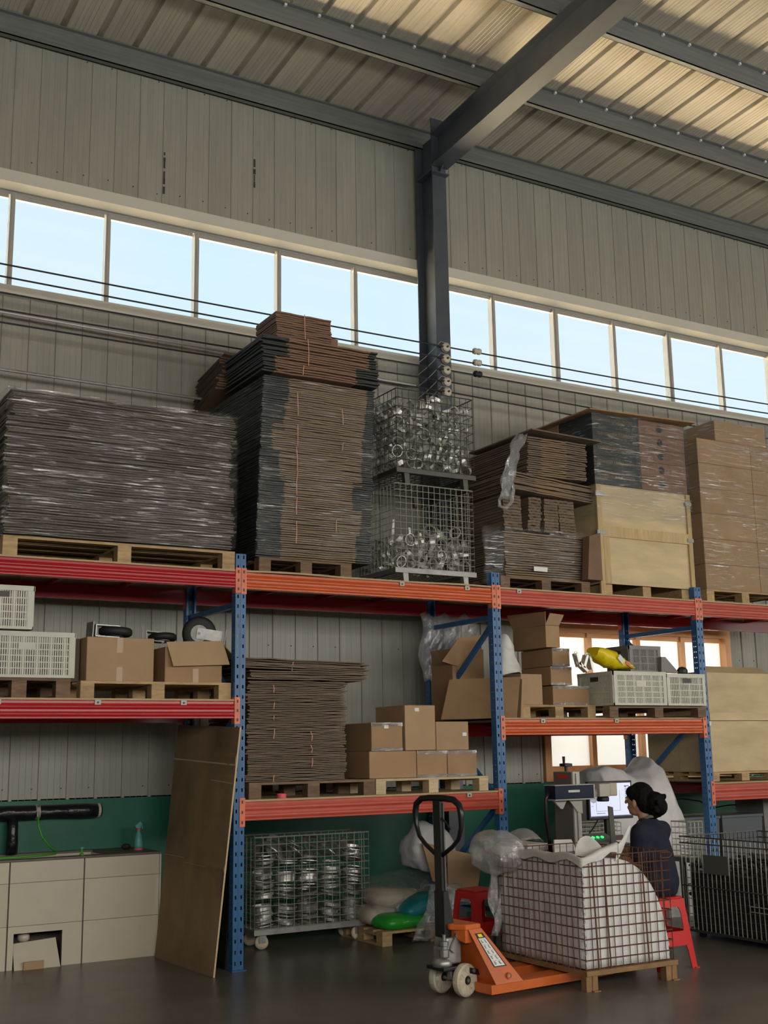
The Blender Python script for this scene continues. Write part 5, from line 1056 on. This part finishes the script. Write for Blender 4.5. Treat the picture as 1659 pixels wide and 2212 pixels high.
arm(-1, (-.165,.03,.925), (-.115,.075,.70), (-.17,.30,.775)); arm(1, (.165,.04,.925), (.20,.13,.71), (.10,.36,.775))
# legs and feet
for s in (-1,1): cap(b, (s*.085,.02,.555), (s*.11,.40,.545), .078, .058); cap(b, (s*.11,.40,.545), (s*.10,.36,.10), .055, .036); cap(b, (s*.10,.35,.06), (s*.11,.47,.035), .033, .028)
body = part('body', b, G['skin'], pr_, local=True); remesh(body, .0065, 3)
b = MB(); cap(b, (0,-.005,.565), (0,.01,.72), .145, .132); cap(b, (0,.01,.72), (0,.045,.87), .135, .128); cap(b, (-.115,.04,.905), (.115,.045,.905), .085, .085); cap(b, (-.06,.055,.955), (.06,.055,.955), .06, .06)
cap(b, (-.165,.03,.915), (-.128,.068,.755), .070, .063); cap(b, (.165,.04,.915), (.192,.105,.765), .070, .063)
for p_ in b.v: p_.x *= 1.09
sh_ = part('shirt', b, G['navy'], pr_, local=True); remesh(sh_, .012, 6)
b = MB(); cap(b, (-.075,.0,.58), (.075,.0,.58), .104, .104)
for s in (-1,1): cap(b, (s*.085,.02,.565), (s*.112,.40,.548), .092, .072); cap(b, (s*.112,.40,.548), (s*.102,.36,.12), .068, .052)
tr_ = part('trousers', b, G['trous'], pr_, local=True); remesh(tr_, .012, 5)
b = MB(); b.ball(HC+V((0,-.020,.034)), (.088,.098,.096), 16); b.ball(HC+V((0,-.055,-.01)), (.084,.066,.090), 14); b.ball(HC+V((-.05,.02,.055)), (.045,.055,.050), 10); b.ball(HC+V((.05,.02,.055)), (.045,.055,.050), 10)
for s in (-1,1): b.ball(HC+V((s*.066,-.045,.005)), (.022,.036,.060), 10)
b.ball(HC+V((.01,-.120,-.015)), (.078,.070,.078), 14); b.ball(HC+V((.02,-.155,-.045)), (.062,.055,.066), 12); b.ball(HC+V((.015,-.11,-.095)), (.042,.04,.04), 10)
for k in range(26): a = R(0,2*PI); b.ball(HC+V((.01+.065*math.cos(a), -.13+R(-.06,.04), -.03+.075*math.sin(a))), R(.010,.02), 6)
ha_ = part('hair', b, G['hair'], pr_, local=True); remesh(ha_, .007, 3)
for s in (-1,1): part('eye', MB().ball(HC+V((s*.030,.083,.010)), .011, 10), G['white'], pr_, smooth=True, local=True)
part('apron_strap', MB().tube([(-.075,.115,.955),(-.07,.06,1.005),(-.045,.015,1.02),(0,-.002,1.022),(.045,.015,1.02),(.07,.06,1.005),(.075,.115,.955)], .011, 6), G['strapg'], pr_, local=True)
for s in (-1,1):
    b = MB(); cap(b, (s*.10,.345,.045), (s*.115,.50,.035), .045, .036)
    for p in b.v: p.z = max(p.z, .001)
    part('shoe', b, G['black'], pr_, smooth=True, local=True)
# ================================================================== big sack, wire bin and bins at the right
hx = [(3.42,.95),(3.44,1.22),(3.47,1.29),(3.52,1.315),(3.58,1.34),(3.66,1.335),(3.74,1.32),(3.82,1.30),(3.90,1.275),(3.97,1.265),(4.02,1.29),(4.08,1.33),(4.14,1.37),(4.20,1.415),(4.23,1.39),(4.27,1.33),(4.31,1.20),(4.35,1.06),(4.39,.92),(4.43,.72),(4.46,.4)]
hx = [(3.66+(x-3.42)*.93, h) for x, h in hx]
hy = []
for (xa, ha), (xb, hb) in zip(hx[:-1], hx[1:]): hy += [(xa, ha), ((xa+xb)/2, (ha+hb)/2)]
hx = hy+[hx[-1]]; P = []
for i, (x, h) in enumerate(hx):
    row = []
    for k in range(41):
        f = k/40; a = PI*f; z = h*(abs(math.sin(a))**.28); cr = .5-abs(noise.noise(V((x*5+z*1.5, f*5, z*3)))); c2 = noise.noise(V((x*14, f*9, z*8)))
        y = .53-.36*math.cos(a)*(1+.14*cr+.04*c2); row.append(V((x+.03*c2, y, max(0, z*(1+.03*cr+.02*c2)))))
    P.append(row)
b = MB().grid(P); b.add(P[0], [tuple(range(41))]); b.add(list(reversed(P[-1])), [tuple(range(41))])
solo('bulk_sack', b, G['bagg'], 'tall white bulk sack standing behind the monitor under the rack', 'sack', smooth=True, sub=1)
wbn = thing('wire_bin', 'long wire bin full of dark castings right of the seated person', 'wire bin', (4.1,-1.7,0))
XB, XE, YA, YB_ = 3.65, 4.55, -2.75, -.68
m = MB(); k = YA
while k < YB_: m.tube([(XB, k, .06), (XB-.004, k, .40), (XB, k, .785)], .0042, 5, cap=False); k += .047
part('bar_panel', m, G['wire'], wbn, kind='stuff')
m = MB(); k = XB
while k < XE: m.tube([(k, YB_, .06), (k, YB_, .785)], .004, 5, cap=False); m.tube([(k, YA, .06), (k, YA, .785)], .004, 5, cap=False); k += .047
k = YA
while k < YB_: m.tube([(XE, k, .06), (XE, k, .785)], .004, 5, cap=False); k += .047
part('bar_panel', m, G['wired'], wbn, kind='stuff')
m = MB()
for z in (.06,.40,.735,.785): m.tube([(XB-.007,YA,z),(XB-.007,YB_+.007,z),(XE+.007,YB_+.007,z),(XE+.007,YA,z),(XB-.007,YA,z)], .0055, 6)
for z in (.12,.18,.24,.30,.36,.46,.52,.58,.64,.69): m.tube([(XB+.006,YA,z),(XB+.006,YB_,z)], .0025, 4)
part('rails', m, G['wired'], wbn)
part('base_frame', MB().box(XB-.01,XE+.01,YA,YB_,.045,.06), G['wired'], wbn)
for yy in (-2.6,-.82):
    for xx in (XB+.05, XE-.1): part('caster', MB().lathe([(.022,-.02),(.022,.02)], (xx,yy,.023), (0,1,0), 12), G['rubber'], wbn)
part('card_tag', MB().box(XB-.014, XB-.010, -1.20, -.935, .51, .655), G['gcard'], wbn); part('latch_loop', MB().tube([(XB-.012,-1.40,.30),(XB-.012,-1.62,.30),(XB-.012,-1.62,.26),(XB-.012,-1.40,.26),(XB-.012,-1.40,.30)], .004, 5), G['wire'], wbn)
m = MB().box(XB+.05, XE-.03, YA+.03, YB_-.04, .07, .50)
for i in range(2600):
    x, y = R(XB+.03, XE-.03), R(YA+.03, YB_-.03); z = R(.09,.60-.10*abs(math.sin(y*3))) if R(0,1) < .8 else R(.5,.6)
    if x > XB+.09 and z < .46: continue
    m.ball((x,y,z), (R(.016,.028),R(.016,.028),R(.012,.024)), 6)
o = solo('castings_heap', m, G['casting'], 'heap of small dark castings filling the long wire bin', 'castings', kind='stuff')
solo('cardboard_tray', MB().box(4.0, 4.45, -1.6, -1.15, .62, .66), G['crateg'], 'grey tray lying on the dark castings', 'tray')
cage(4.12, 4.30, -.28, -.08, .0, .56, .86, 'pale wire basket behind the long wire bin below the rack', 'wire', 'wired', 4, 6, r=.003, foot=.03, name='wire_basket')
for x0, x1, y0, y1, h, lab in ((4.95,5.42,.62,1.05,.80,'blue-grey plastic bin with a lid behind the blue rack frame'), (5.46,6.02,.62,1.05,.80,'blue-grey plastic bin right of the other against the green wall'), (6.05,6.5,.62,1.0,.98,'tall grey cabinet side at the right edge')):
    t = thing('storage_bin', lab, 'bin', ((x0+x1)/2,(y0+y1)/2,0), 'storage bins by the green wall')
    part('bin_body', MB().prism([(x0+.03,y0+.02,0),(x1-.03,y0+.02,0),(x1,y0,h),(x0,y0,h)], (0,y1-y0,0)), G['steelbox' if h < .9 else 'crateg'], t); part('lid', MB().box(x0-.012,x1+.012,y0-.012,y1+.012,h,h+.03), G['steelbox' if h < .9 else 'crateg'], t, bevel=.006)
solo('black_cable', MB().tube([(5.05,.9,.83),(5.05,.95,.92),(5.12,1.0,.97),(5.35,1.05,.985),(5.6,1.05,.95),(5.72,1.0,.88),(5.95,1.0,.90),(6.1,1.0,.9)], .007, 6), G['cable'], 'thin black cable arching over the plastic bins', 'cable')
